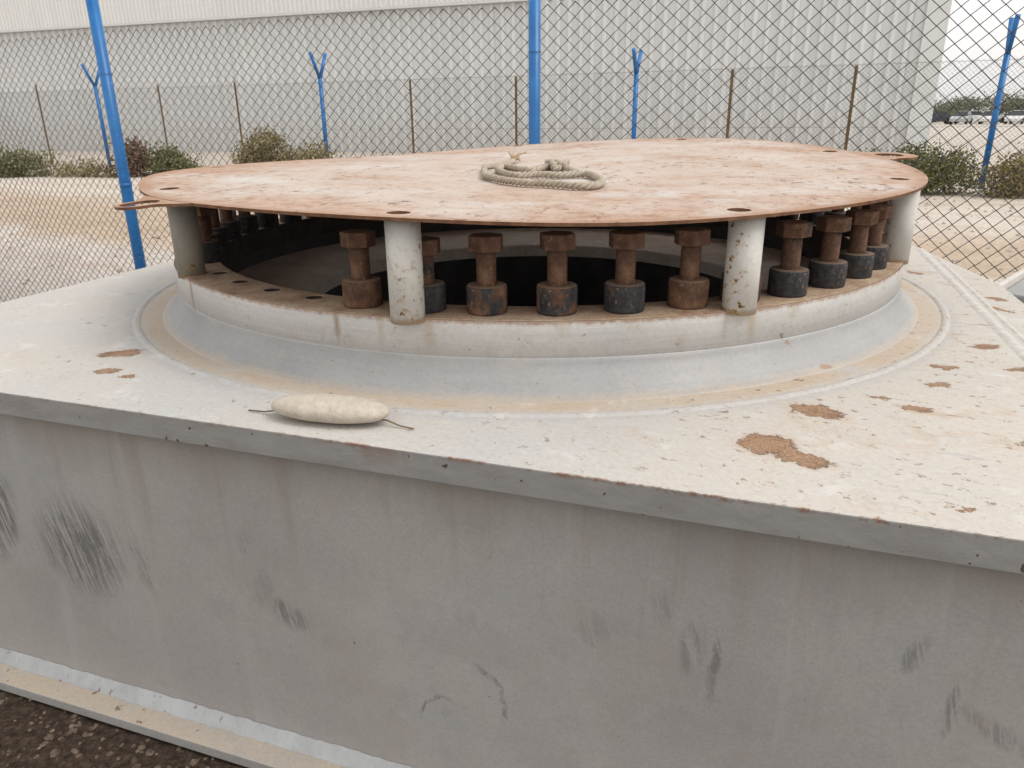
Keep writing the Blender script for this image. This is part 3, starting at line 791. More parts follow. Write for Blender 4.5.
# cover surface (warped sheet): harmonic in the disc
CP = [1.4156, 1.4594, 0.016, 0.0329, 0.0054, 0.0241, -0.0062, 0.0025]
def cover_z_world(x, y):           # offsets from the centre, world axes
    r_ = math.hypot(x, y) / CP[0]; th = math.atan2(y, x)
    z = CP[1]
    for k in range(3): z += r_ ** (k + 1) * (CP[2 + 2 * k] * math.cos((k + 1) * th) + CP[3 + 2 * k] * math.sin((k + 1) * th))
    d = math.degrees(th)
    z += min(1.0, r_) ** 5 * (0.006 * math.exp(-((d + 90) / 60) ** 2) - 0.008 * math.exp(-((d + 85) / 17) ** 2) - 0.012 * math.exp(-((d + 146) / 14) ** 2))
    return z
def cover_z(x, y):                 # local axes
    c, s = math.cos(ROT), math.sin(ROT)
    return cover_z_world(c * x - s * y, s * x + c * y) + 0.004 * math.sin(3.1 * x + 1.0) * math.sin(2.7 * y)
CT = 0.008

# tubes that carry the cover
TUBE_W = [-147.3 + 40 * i for i in range(9)]
TUBE_W[1] = -105.2; TUBE_W[2] = -69.2; TUBE_W[3] = -28.1
TR = 1.338
TRS = {1: 1.356, 2: 1.346}
for i, tw in enumerate(TUBE_W):
    a = R(tw) - ROT
    x, y = TRS.get(i, TR) * math.cos(a), TRS.get(i, TR) * math.sin(a)
    zt_ = cover_z(x, y) - CT - 0.001
    z0 = 1.172
    b = MB(); n_ = 28; rr = 0.043; ri = 0.0375
    vs = []
    for k in range(n_):
        q = 2 * PI * k / n_
        for (r_, z_) in [(rr, 0), (rr, None), (ri, None), (ri, 0)]:
            px, py = r_ * math.cos(q), r_ * math.sin(q)
            zz = 0.0 if z_ == 0 else cover_z(x + px, y + py) - CT - 0.0015 - z0
            vs.append((px, py, zz))
    fs = []
    for k in range(n_):
        k2 = (k + 1) % n_
        for j in range(4): fs.append((k * 4 + j, k2 * 4 + j, k2 * 4 + (j + 1) % 4, k * 4 + (j + 1) % 4))
    b.add(vs, fs, True)
    o = b.build('support_tube', MT['tube_d'] if i == 0 else MT['tube'], ped)
    if i == 0: o['label'] = 'darker grey support tube at the left'
    o.location = (x, y, z0)
    me = o.data
    for e in me.polygons: e.use_smooth = abs(e.normal.z) < 0.5

# ------------------------------------------------------------------ cover plate (lies on the tubes)
cov = empty('cover_plate', (CX - 0.024, CY - 0.004, 0), ROT)
tag(cov, 'large round rusty steel cover plate with lifting lugs, resting on the grey tubes', 'cover plate')
b = MB()
NA = 360
RINGS = [0.0, 0.12, 0.25, 0.4, 0.55, 0.7, 0.85, 1.0, 1.12, 1.255]
ph = R(-104.8) - ROT
for dz, side in ((0, 1), (CT, -1)):
    vs = [(0, 0, cover_z(0, 0) - dz)]; fs = []
    for r_ in RINGS[1:]:
        for k in range(NA):
            a = ph + (k - 2) * 2 * PI / NA
            x, y = r_ * math.cos(a), r_ * math.sin(a)
            vs.append((x, y, cover_z(x, y) - dz))
    for k in range(NA): fs.append((0, 1 + k, 1 + (k + 1) % NA))
    for j in range(len(RINGS) - 2):
        for k in range(NA):
            k2 = (k + 1) % NA
            fs.append((1 + j * NA + k, 1 + (j + 1) * NA + k, 1 + (j + 1) * NA + k2, 1 + j * NA + k2))
    b.add(vs, fs if side > 0 else [f[::-1] for f in fs], True)
holes = {}
for tw in TUBE_W:
    holes[round((tw + 104.8) / 4.0) % 90] = (1.335, 0.030)
b2 = MB()
holed_ring(b2, 1.255, 1.4156, 90, ph, holes, 0, CT, cover_z)
keep = []
b.add(b2.v, [f for f in b2.f], True)
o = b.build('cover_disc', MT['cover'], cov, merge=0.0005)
bm = bmesh.new(); bm.from_mesh(o.data)
# drop the hidden partition at r = 1.255 left inside the sheet
kill = [f for f in bm.faces if abs(f.normal.z) < 0.4 and all(abs(math.hypot(v.co.x, v.co.y) - 1.255) < 0.004 for v in f.verts)]
bmesh.ops.delete(bm, geom=kill, context='FACES')
for f in bm.faces: f.smooth = True
bmesh.ops.recalc_face_normals(bm, faces=bm.faces)
for e in bm.edges:
    if len(e.link_faces) == 2 and e.calc_face_angle(0) > 0.7: e.smooth = False
bm.to_mesh(o.data); bm.free()
def lug(wdeg, rc, rh, tip, half, dz=0.0):
    a = R(wdeg) - ROT
    b = MB(); n_ = 48
    outer, inner = [], []
    ca, sa = math.cos(a), math.sin(a)
    # outline in lug coordinates: X outward, Y sideways
    ol = []
    for k in range(17):
        q = -half + 2 * half * k / 16
        ol.append((math.cos(q) * 1.4175, math.sin(q) * 1.4175))
    e0 = ol[-1]; ro = tip - rc
    for k in range(1, 31):
        q = PI / 2 * 1.15 - PI * 1.15 * (k - 1) / 29
        ol.append((rc + ro * math.cos(q), ro * 1.1 * math.sin(q)))
    # resample by angle round the hole centre
    for k in range(n_):
        q = 2 * PI * k / n_ + 0.01
        d = Vector((math.cos(q), math.sin(q)))
        best = None
        rel = [(x - rc, y) for x, y in ol]
        p = ray_poly(q, rel)
        outer.append((rc + p.x, p.y)); inner.append((rc + rh * d.x, rh * d.y))
    def W(p, dzz):
        x, y = p
        X, Y = ca * x - sa * y, sa * x + ca * y
        k = min(1.0, 1.4156 / math.hypot(X, Y))
        return (X, Y, cover_z(X * k, Y * k) - dzz + dz * (1 - k) * 10)
    vs = [W(p, 0.0005) for p in outer] + [W(p, 0.0005) for p in inner] + [W(p, CT) for p in outer] + [W(p, CT) for p in inner]
    fs = []
    for k in range(n_):
        j = (k + 1) % n_
        fs += [(k, j, n_ + j, n_ + k), (2 * n_ + k, 3 * n_ + k, 3 * n_ + j, 2 * n_ + j), (k, 2 * n_ + k, 2 * n_ + j, j), (n_ + k, n_ + j, 3 * n_ + j, 3 * n_ + k)]
    b.add(vs, fs)
    b.build('lifting_lug', MT['cover'], cov, merge=0.0001)
lug(-137.5, 1.482, 0.052, 1.545, 0.13, -0.012)
lug(4, 1.495, 0.055, 1.60, 0.125, 0.0)

# ------------------------------------------------------------------ bolts standing on the flange
def bolt_parts(sleeve_mat, name_label):
    root = empty('flange_bolt')
    s_ = MB()
    s_.lathe([(0.0235, 0.002), (0.0235, 0.0695), (0.027, 0.0705), (0.0480, 0.0700), (0.0508, 0.0675), (0.0515, 0.062), (0.0515, 0.004), (0.050, 0.0005)], 36, closed=True)
    so = s_.build('sleeve', sleeve_mat, root)
    k = MB(); k.tube([(0, 0, 0.004), (0, 0, 0.170)], 0.0252, 20)
    k.build('shank', MT['rust'], root)
    h = MB()
    hx = [(0.0460 * math.cos(PI / 3 * i), 0.0460 * math.sin(PI / 3 * i)) for i in range(6)]
    h.prism(hx, 0.155, 0.193)
    h.build('hex_head', MT['rust'], root, bevel=0.0025)
    return root
protos = {'rust': bolt_parts(MT['rust'], ''), 'mid': bolt_parts(MT['rust_mid'], ''), 'dark': bolt_parts(MT['rust_dark'], '')}
used = set()
BOLTS = [(-112.9, 'rust', 'bolt with all brown rusty sleeve, just left of the front left pale tube', 0.0),
         (-104.6, 'dark', 'bolt with dark sleeve, half hidden behind the right side of the front left tube', -0.012),
         (-97.3, 'mid', 'rusty bolt, first one fully seen to the right of the front left pale tube', 0.0),
         (-89.3, 'mid', 'second rusty bolt fully seen right of the front left tube', 0.004),
         (-81.5, 'dark', 'third bolt fully seen right of front left tube, dark sleeve', 0.003),
         (-73.6, 'rust', 'rusty bolt with brown sleeve, next to the left side of the front right tube', 0.003),
         (-59.2, 'dark', 'bolt with a charcoal sleeve, first one to the right of the front right pale tube', 0.002),
         (-51.1, 'dark', 'bolt with a charcoal sleeve, second one to the right of the front right pale tube', 0.0),
         (-42.9, 'dark', 'bolt with a charcoal sleeve, third one to the right of the front right pale tube', 0.0),
         (-35.4, 'dark', 'bolt with a charcoal sleeve, close to the left side of the far right pale tube', 0.0)]
rb = random.Random(11)
aa = -20.5
while aa < 206.0:
    if not 40 < aa < 135 and min(abs(aa - (tw if tw > -50 else tw + 360)) for tw in TUBE_W) > 1.0:
        BOLTS.append((aa, rb.choice(['dark', 'mid', 'dark']), None, rb.uniform(-0.003, 0.004)))
    aa += 8.0
BOLTS.append((-66.3, 'mid', None, 0.0))
for (wd, kind, label, dz) in BOLTS:
    if kind not in used: o = protos[kind]; used.add(kind)
    else: o = copy_tree(protos[kind])
    a = R(wd)
    br = 1.280 if -62 < wd < 5 else BR
    o.location = (CX + br * math.cos(a), CY + br * math.sin(a), ZF + 0.0005)
    o.rotation_euler = (0, 0, a + rb.uniform(-0.6, 0.6))
    for ch in o.children:
        if not ch.name.startswith('sleeve'): ch.location = (0, 0, dz)
    if label is None:
        label = 'dark rusty bolt in the shaded back part of the ring under the round cover'
        if wd == -66.3: label = 'rusty bolt hidden behind the front right pale tube'
    tag(o, label, 'bolt', 'bolts standing round the flange')

# ------------------------------------------------------------------ rope on the cover
RP = [(-0.085, 0.119), (-0.137, -0.03), (-0.185, -0.08), (-0.208, -0.184), (-0.181, -0.461), (-0.13, -0.688), (-0.055, -0.828), (0.031, -0.883),
      (0.117, -0.887), (0.166, -0.80), (0.184, -0.68), (0.158, -0.60), (0.097, -0.56), (0.019, -0.519), (-0.065, -0.50), (-0.116, -0.42), (-0.157, -0.30),
      (-0.146, -0.18), (-0.091, -0.20), (-0.026, -0.27), (0.035, -0.22), (0.082, -0.12), (0.105, -0.19), (0.075, -0.27), (0.045, -0.24), (0.06, -0.16), (0.10, -0.22), (0.12, -0.36), (0.148, -0.50)]
def catmull(P, n=14):
    out = []
    for i in range(len(P) - 1):
        p0, p1, p2, p3 = P[max(i - 1, 0)], P[i], P[i + 1], P[min(i + 2, len(P) - 1)]
        for k in range(n):
            t_ = k / n
            out.append(tuple(0.5 * ((2 * p1[d]) + (-p0[d] + p2[d]) * t_ + (2 * p0[d] - 5 * p1[d] + 4 * p2[d] - p3[d]) * t_ ** 2 + (-p0[d] + 3 * p1[d] - 3 * p2[d] + p3[d]) * t_ ** 3) for d in range(2)))
    out.append(P[-1]); return out
RP = [(x, -0.32 + (y + 0.32) * 0.82) for x, y in RP]
cl = catmull(RP)
cl = [(x + 0.014 * math.sin(i * 0.061) + 0.009 * math.sin(i * 0.17), y + 0.032 * math.sin(i * 0.083 + 1) + 0.018 * math.sin(i * 0.21)) for i, (x, y) in enumerate(cl)]
pts = []; last = None
for i, (x, y) in enumerate(cl):                      # even steps along the line
    p = Vector((x, y))
    if last is None or (p - last).length > 0.006:
        pts.append(p); last = p
line = []
for i, p in enumerate(pts):
    over = 0.0
    for j, q in enumerate(pts[:max(0, i - 12)]):
        d = (p - q).length
        if d < 0.026: over = max(over, 0.024 * (1 - (d / 0.026) ** 2))
    line.append([p.x, p.y, over])
for _ in range(3):
    for i in range(1, len(line) - 1): line[i][2] = max(line[i][2] * .5, (line[i - 1][2] + line[i][2] + line[i + 1][2]) / 3)
rope = empty('rope', (CX, CY, 0))
tag(rope, 'coil of pale twisted rope with a knot lying on the rusty round cover', 'rope')
LP = [Vector((x, y, cover_z_world(x, y) + 0.0108 + h * 0.75)) for x, y, h in line]
b = MB()
s_acc = 0.0
strands = [[], [], []]
for i, p in enumerate(LP):
    if i: s_acc += (LP[i] - LP[i - 1]).length
    tt = (LP[min(i + 1, len(LP) - 1)] - LP[max(i - 1, 0)]).normalized()
    nv = tt.cross(Vector((0, 0, 1))).normalized(); bv = nv.cross(tt)
    for k in range(3):
        a = 2 * PI * (s_acc / 0.056) + 2 * PI * k / 3
        strands[k].append(p + (nv * math.cos(a) + bv * math.sin(a)) * 0.0066)
for k in range(3): b.tube(strands[k], 0.0060, 7)
b.build('twisted_strand', MT['rope'], rope)
b = MB()
rf = random.Random(5)
for k in range(9):
    p0 = LP[0]
    d = Vector((rf.uniform(-0.02, 0.06), rf.uniform(0.02, 0.12), rf.uniform(0.0, 0.035)))
    b.tube([p0, p0 + d * 0.5 + Vector((0, 0, 0.008)), p0 + d], [0.005, 0.004, 0.002], 5)
b.build('frayed_end', MT['frope'], rope)
# knot
b = MB(); kp = []
kc = Vector((0.083, -0.20, 0)); kc.z = cover_z_world(kc.x, kc.y) + 0.014
for i in range(60):
    q = 2 * PI * i / 59 * 2
    kp.append(kc + Vector((0.028 * math.sin(q + 0.3) + 0.012 * math.sin(2.5 * q), 0.055 * math.cos(q * 1.5), 0.010 * math.sin(1.5 * q) + 0.004)))
b.tube(kp, 0.0105, 8)
b.build('knot', MT['rope'], rope)

# ------------------------------------------------------------------ oval float
fl = empty('oval_float', (-0.413, 1.556, ZT), R(-13))
tag(fl, 'pale sandy oval lump with a thin wire through it, near the front edge', 'float')
b = MB(); vs = []; fs = []; nu, nv_ = 40, 20
rg = random.Random(9)
for j in range(nv_ + 1):
    phi = PI * j / nv_
    for i in range(nu):
        q = 2 * PI * i / nu
        cx_ = math.cos(phi); r_ = math.sin(phi) ** 0.9
        x = 0.143 * math.copysign(abs(cx_) ** 0.92, cx_)
        y = 0.050 * r_ * math.cos(q); z = 0.030 * r_ * math.sin(q)
        if z < 0: z *= 0.95
        n_ = 1 + 0.006 * math.sin(9 * x * 8 + 3 * q) + rg.uniform(-0.004, 0.004)
        vs.append((x, y * n_, 0.0296 + z * n_))
for j in range(nv_):
    for i in range(nu):
        i2 = (i + 1) % nu
        fs.append((j * nu + i, (j + 1) * nu + i, (j + 1) * nu + i2, j * nu + i2))
b.add(vs, fs, True)
b.build('float_body', MT['float_'], fl, merge=0.0001)
b = MB()
b.tube([(-0.215, 0.012, 0.004), (-0.17, 0.006, 0.006), (-0.138, 0.0, 0.014), (0.138, -0.004, 0.014), (0.17, -0.010, 0.006), (0.205, -0.016, 0.004)], 0.0018, 6)
b.build('wire', MT['brown'], fl)

# ------------------------------------------------------------------ neighbouring grey steel box at the right
nb = empty('steel_box', (2.05, 3.06, 0), R(45))
tag(nb, 'grey steel box with a raised pale rim, just beyond the right edge of the pedestal', 'steel box')
b = MB(); b.box((-0.0, -1.3, 0.0), (1.6, -0.014, 0.925)); b.build('body', MT['grey'], nb, bevel=0.01)
b = MB()
b.box((-0.03, -0.012, 0.0), (1.63, 0.012, 0.955))
b.build('rim', MT['greytop'], nb, bevel=0.006)

# ------------------------------------------------------------------ chain-link fences
def chain_link(mb, length, z0, z1, D, rad, sides, sag=None, DV=None):
    half = D / 2; hv = (DV or D) / 2; rows = int(round((z1 - z0) / hv)); nw = int(length / half)
    for i in range(nw):
        pts = []
        for k in range(rows + 1):
            x = (i + ((k + i) % 2)) * half
            y = 0.003 * (1 if (k + i) % 2 else -1) + (sag(x, z1 - k * hv) if sag else 0.0)
            zz = z1 - k * hv + random.uniform(-1, 1) * D * 0.02
            if sag: zz += (0.012 * (8.2 - x) if x < 8.2 else 0.0) * zz / z1 + 0.012 * math.sin(x * 2.1)
            pts.append((x, y, zz))
        mb.tube(pts, rad, sides, False, False)
FA = R(-27.0)
# near fence: through (0.18, 5.52)
fd = Vector((math.cos(FA), math.sin(FA))); fo = Vector((0.18, 5.52))
nf = empty('chain_link_fence', (fo.x - fd.x * 8.2, fo.y - fd.y * 8.2, 0), FA)
tag(nf, 'near chain-link fence on thick blue posts, standing close behind the pedestal', 'fence')
b = MB()
chain_link(b, 14.0, -0.40, 2.36, 0.102, 0.0034, 4, lambda x, z: 0.030 * math.sin(x * 1.3) * math.sin(z * 1.9) + 0.012 * math.sin(4 * x + z), 0.092)
b.build('chain_link_mesh', MT['wire'], nf).location = (0, 0.05, 0)
for s_, rad in ((-0.7, 0.045), (3.75, 0.053), (8.2, 0.0415), (12.25, 0.042)):
    b = MB(); b.tube([(s_, 0, -0.5), (s_, 0, 2.75)], rad, 20)
    for sg in (-1, 1):
        b.tube([(s_, 0, 2.73), (s_, sg * 0.30, 3.25)], rad * 0.8, 14)
    b.tube([(s_, 0, 1.02), (s_, 0, 1.06)], rad * 1.06, 20)
    b.build('post', MT['blue'], nf)
    for z in (0.35, 1.2, 2.05):
        b = MB()
        b.tube([(s_ + rad * 1.12 * math.cos(q), rad * 1.12 * math.sin(q), z) for q in [2 * PI * k / 16 for k in range(17)]], 0.0015, 5, False)
        b.build('tie_wire', MT['wire'], nf)
# far fence
FB = R(-23.9)
fd2 = Vector((math.cos(FB), math.sin(FB))); nn2 = Vector((-fd2.y, fd2.x))
base2 = nn2 * 19.534 + fd2 * (-38.0)
ff = empty('chain_link_fence', (base2.x, base2.y, 0), FB)
tag(ff, 'far chain-link fence with forked blue posts and thin rusty posts before the white building', 'fence')
b = MB(); chain_link(b, 56.0, 0.04, 2.64, 0.10, 0.0036, 3)
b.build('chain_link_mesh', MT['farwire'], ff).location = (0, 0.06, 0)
for s_ in (-34.0, -24.35, -14.8, -5.17, 2.7, 12.0):
    s_ += 38.0
    hh = {32.83: -0.30, 13.65: 0.0}.get(round(s_, 2), 0.0)
    b = MB(); b.tube([(s_, 0, -0.2), (s_, 0, 2.74 + hh * .5)], 0.062, 12)
    for sg in (-1, 1): b.tube([(s_, 0, 2.70 + hh * .5), (s_, sg * 0.36, 3.42 + hh)], 0.050, 10)
    b.build('forked_post', MT['blue'], ff)
for s_ in (-30.6, -27.4, -21.4, -18.1, -11.7, -8.44, -2.84, -0.15, 5.8, 9.0):
    zt_ = 2.86 if s_ < -25 else (2.72 if s_ < -17 else 2.60)
    s_ += 38.0
    b = MB()
    b.box((s_ - 0.035, -0.006, -0.2), (s_ + 0.035, 0.0, zt_)); b.box((s_ - 0.035, 0.0005, -0.2), (s_ - 0.029, 0.06, zt_))
    b.build('angle_post', MT['brown'], ff)
b = MB()
for z in (0.12, 1.3, 2.62):
    b = MB(); b.tube([(0, 0.055, z), (28, 0.055, z - 0.01), (56, 0.055, z)], 0.003, 4, False)
    b.build('line_wire', MT['farwire'], ff)

# ------------------------------------------------------------------ white building
BA = R(-19.0)
bl = empty('warehouse', (15.5, 30.2, 0), BA)
tag(bl, 'long white corrugated metal warehouse filling the background behind both fences', 'warehouse')
def corrugate(mb, x0, x1, z0, z1, pitch, depth, y0):
    n_ = int((x1 - x0) / pitch); vs = []; fs = []; prof = []
    for i in range(n_):
        xb = x0 + i * pitch
        prof += [(xb, y0), (xb + pitch * 0.55, y0), (xb + pitch * 0.66, y0 - depth), (xb + pitch * 0.89, y0 - depth)]
    prof.append((x0 + n_ * pitch, y0))
    for x, y in prof: vs += [(x, y, z0), (x, y, z1)]
    for i in range(len(prof) - 1): fs.append((2 * i, 2 * i + 2, 2 * i + 3, 2 * i + 1))
    mb.add(vs, fs)
b = MB(); corrugate(b, -75.0, -0.1, 0.0, 6.16, 0.50, 0.13, 0.0); b.build('wall_panel', MT['clad'], bl)
b = MB(); corrugate(b, -75.0, -14.9, 6.26, 13.0, 0.25, 0.07, -0.30); b.build('upper_panel', MT['clad2'], bl)
b = MB(); corrugate(b, -14.88, -0.1, 6.16, 13.0, 0.50, 0.13, 0.0); b.build('wall_panel', MT['clad'], bl)
b = MB(); b.box((-75, -0.36, 6.17), (-14.9, 0.0, 6.255)); b.build('drip_ledge', MT['trim'], bl)
b = MB(); b.box((-0.1, -0.10, 0.0), (0.68, 0.02, 13.05)); b.build('corner_trim', MT['trim'], bl)
b = MB(); b.box((-75, 0.05, 0.0), (0.66, 34.0, 12.95)); b.build('building_core', MT['clad'], bl)

# ------------------------------------------------------------------ vegetation
def leaf_cloud(mb, blobs, n, size, rnd_, upright=0.3):
    tot = sum(bb[3] * bb[4] * bb[5] for bb in blobs)
    for bb in blobs:
        cnt = int(n * bb[3] * bb[4] * bb[5] / tot)
        # twigs group the leaves into clumps
        k = max(4, cnt // 22)
        for _ in range(k):
            while True:
                p = Vector((rnd_.uniform(-1, 1), rnd_.uniform(-1, 1), rnd_.uniform(-1, 1)))
                if 0.25 < p.length < 1.0: break
            p *= rnd_.uniform(0.85, 1.12)
            c = Vector((bb[0] + p.x * bb[3], bb[1] + p.y * bb[4], bb[2] + p.z * bb[5]))
            if c.z < 0.03: c.z = rnd_.uniform(0.03, 0.12)
            for _ in range(22):
                q = c + Vector((rnd_.gauss(0, 1), rnd_.gauss(0, 1), rnd_.gauss(0, 1))) * size * 1.5
                if q.z < 0.02: q.z = 0.02
                d = Vector((rnd_.gauss(0, 1), rnd_.gauss(0, 1), rnd_.gauss(0, 1) + upright)).normalized()
                e = d.orthogonal().normalized(); e.rotate(Matrix.Rotation(rnd_.uniform(0, 6.28), 3, d))
                L = size * rnd_.uniform(0.6, 1.4); w_ = L * 0.28
                a0 = q; a2 = q + d * L; m_ = q + d * L * 0.5
                mb.add([a0, m_ + e * w_, a2, m_ - e * w_], [(0, 1, 2, 3)])
def shrub(loc, blobs, n, size, leaf, label, seed, group='shrubs along the far fence', name='shrub'):
    rr = random.Random(seed)
    o = empty(name, loc)
    tag(o, label, 'shrub' if name == 'shrub' else 'tree', group)
    b = MB(); leaf_cloud(b, blobs, n, size, rr); b.build('foliage', MT[leaf], o)
    b = MB()
    for _ in range(9):
        bb = rr.choice(blobs)
        t_ = Vector((bb[0] + rr.uniform(-.6, .6) * bb[3], bb[1] + rr.uniform(-.6, .6) * bb[4], max(0.1, bb[2] + rr.uniform(0, .7) * bb[5])))
        s0 = Vector((rr.uniform(-.02, .02), rr.uniform(-.02, .02), -.02))
        b.tube([s0, s0.lerp(t_, 0.5) + Vector((rr.uniform(-.06, .06), rr.uniform(-.06, .06), 0.05)), t_], [0.022, 0.014, 0.005], 5)
    b.build('stem', MT['bark'], o)
    return o
shrub((-15.6, 23.9, 0), [(-0.6, 0, .35, 1.1, .7, .5), (0.6, 0.1, .3, .9, .6, .4)], 6000, 0.09, 'leafg', 'low dark green shrub at the far left end of the far fence', 1)
shrub((-13.3, 23.7, 0), [(0, 0, .18, 1.0, .5, .22), (0.9, -.3, .16, .6, .4, .22)], 1500, 0.08, 'leafo', 'low yellowish ground shrub left of the near left blue post', 2)
shrub((-11.4, 23.4, 0), [(0, 0, .42, .50, .5, .62)], 3400, 0.09, 'leafr', 'reddish brown dry shrub just right of the near left blue post', 3)
shrub((-10.5, 23.6, 0), [(0, 0, .34, .55, .5, .46), (.6, 0, .18, .45, .4, .28)], 3600, 0.09, 'leafg', 'green shrub beyond the left tip of the rusty cover', 4)
shrub((-7.35, 23.2, 0), [(-.35, 0, .5, .45, .6, .5), (.10, .1, .72, .55, .6, .60), (.70, 0, .35, .55, .5, .38)], 6000, 0.085, 'leafo', 'tall olive brown shrub rising behind the back left of the cover', 5)
shrub((-5.6, 22.4, 0), [(0, 0, .40, .55, .5, .5)], 1300, 0.09, 'leafo', 'small olive shrub at the foot of the forked post behind the cover', 6)
shrub((-3.5, 21.6, 0), [(0, 0, .2, .5, .5, .25)], 700, 0.09, 'leafg', 'small green shrub showing just above the back edge of the cover', 66)
shrub((8.25, 15.9, 0), [(-.6, .1, .35, .6, .6, .42), (.1, 0, .45, .65, .6, .48), (.85, -.1, .40, .6, .5, .44)], 10500, 0.065, 'leafg', 'wide green shrub at the right, between the cover and the forked blue post', 7)
shrub((10.35, 15.1, 0), [(-.35, 0, .30, .6, .5, .42), (.6, .2, .42, .8, .6, .55)], 9500, 0.065, 'leafo', 'olive brown shrub at the right edge, beyond the forked blue post', 8)
shrub((13.2, 14.0, 0), [(0, 0, .35, .8, .6, .45)], 2200, 0.08, 'leafg', 'green shrub further right along the far fence', 9)

# ------------------------------------------------------------------ far car park, trees, house
def make_car(paint):
    root = empty('parked_car')
    b = MB()
    side = [(-2.15, .30), (-2.2, .62), (-1.95, .80), (-1.0, .92), (.95, .95), (2.0, .90), (2.2, .72), (2.15, .30)]
    n_ = len(side)
    vs = [(x, -.86, z) for x, z in side] + [(x, .86, z) for x, z in side]
    b.add(vs, [tuple(range(n_)), tuple(reversed(range(n_, 2 * n_)))] + [(i, n_ + i, n_ + (i + 1) % n_, (i + 1) % n_) for i in range(n_)])
    b.build('body', paint, root, merge=0.0001, bevel=0.06)
    b = MB()
    lo = [(-1.05, .93), (1.6, .95)]; hi = [(-.40, 1.42), (1.05, 1.45)]
    vs = [(lo[0][0], -.80, lo[0][1]), (lo[1][0], -.80, lo[1][1]), (hi[1][0], -.62, hi[1][1]), (hi[0][0], -.62, hi[0][1])]
    vs += [(x, -y, z) for x, y, z in vs]
    b.add(vs, [(0, 1, 2, 3), (7, 6, 5, 4), (0, 3, 7, 4), (1, 5, 6, 2), (0, 4, 5, 1)])
    b.build('window', CARGLASS, root)
    b = MB()
    b.prism([(-.44, -.64), (1.09, -.64), (1.09, .64), (-.44, .64)], 1.425, 1.475); b.build('roof', paint, root, bevel=0.02)
    for x in (-1.35, 1.35):
        for y in (-.80, .80):
            b = MB(); b.tube([(x, y - .1, .32), (x, y + .1, .32)], .32, 16); b.build('wheel', CARTYRE, root)
    return root
CARGLASS = mat_simple('dark_car_glass', (0.02, 0.024, 0.03), (0.04, 0.045, 0.05), 3, 0.1, spec=0.5)
CARTYRE = mat_simple('black_tyre', (0.015, 0.015, 0.015), (0.03, 0.03, 0.03), 10, 0.9)
paints = {'white': mat_simple('white_car_paint', (.72, .72, .71), (.76, .76, .75), 2, 0.3, spec=.5), 'silver': mat_simple('silver_car_paint', (.42, .43, .44), (.5, .51, .52), 2, 0.3, spec=.5),
          'dark': mat_simple('dark_blue_car_paint', (.03, .035, .06), (.05, .055, .08), 2, 0.3, spec=.5), 'red': mat_simple('dull_red_car_paint', (.24, .05, .04), (.30, .07, .05), 2, 0.35, spec=.5)}
cars = {k: make_car(v) for k, v in paints.items()}
usedc = set()
r_dir = Vector((.86, -.51)); f_dir = Vector((.51, .86)); cc = Vector((55.5, 93.0))
row = [('white', -7.6, 0, .2), ('dark', -4.4, .5, .1), ('silver', -1.6, 0, 1.4), ('white', 1.2, .2, 1.5), ('white', 4.0, 0, 1.35), ('dark', 6.9, .3, 1.5), ('red', 9.6, 0, 1.45), ('silver', 12.6, .2, 1.5),
       ('white', -6.5, 9, .1), ('white', -.8, 8.5, .05), ('silver', 4.2, 9, .1), ('white', 9.5, 9, .0)]
LBL = {('white', 0): 'small white car at the left end of the front row in the distant car park', ('dark', 1): 'dark blue car beside the leftmost white car in the distant car park',
       ('silver', 2): 'silver car left of the middle in the front row of the distant car park', ('white', 3): 'white car right of the silver car near the middle of the distant front row',
       ('white', 4): 'white car just left of the forked blue post, in the distant front row', ('dark', 5): 'dark blue car behind the forked blue post in the distant car park',
       ('red', 6): 'dull red car to the right of the forked blue post in the distant car park', ('silver', 7): 'silver car at the right end of the distant front row',
       ('white', 8): 'white car side on at the left of the distant back row', ('white', 9): 'white car side on in the middle of the distant back row',
       ('silver', 10): 'silver car side on in the distant back row, near the forked blue post', ('white', 11): 'white car side on at the right end of the distant back row'}
for i, (k, s_, d_, rz) in enumerate(row):
    if k not in usedc: o = cars[k]; usedc.add(k)
    else: o = copy_tree(cars[k])
    p = cc + r_dir * s_ + f_dir * d_
    o.location = (p.x, p.y, 0); o.rotation_euler = (0, 0, math.atan2(r_dir.y, r_dir.x) + rz)
    tag(o, LBL[(k, i)], 'car', 'cars in the distant car park')
def tree(s_, d_, h, wd, leaf, label, seed):
    h *= 0.85
    p = cc + r_dir * s_ + f_dir * d_
    rr = random.Random(seed)
    o = empty('tree', (p.x, p.y, 0)); tag(o, label, 'tree', 'distant trees behind the car park')
    b = MB(); b.tube([(0, 0, -.1), (.1, 0, h * .3), (.15, .1, h * .6)], [.16, .12, .06], 8)
    for _ in range(4): b.tube([(.1, 0, h * .32), (rr.uniform(-.5, .5) * wd, rr.uniform(-.4, .4) * wd, h * .65)], [.08, .03], 6)
    b.build('trunk', MT['bark'], o)
    bl_ = [(rr.uniform(-.5, .5) * wd, rr.uniform(-.4, .4) * wd, h * rr.uniform(.5, .8), wd * .42, wd * .4, h * .24) for _ in range(6)]
    b = MB(); leaf_cloud(b, bl_, 2600, .28, rr); b.build('crown', MT['leafd'], o)
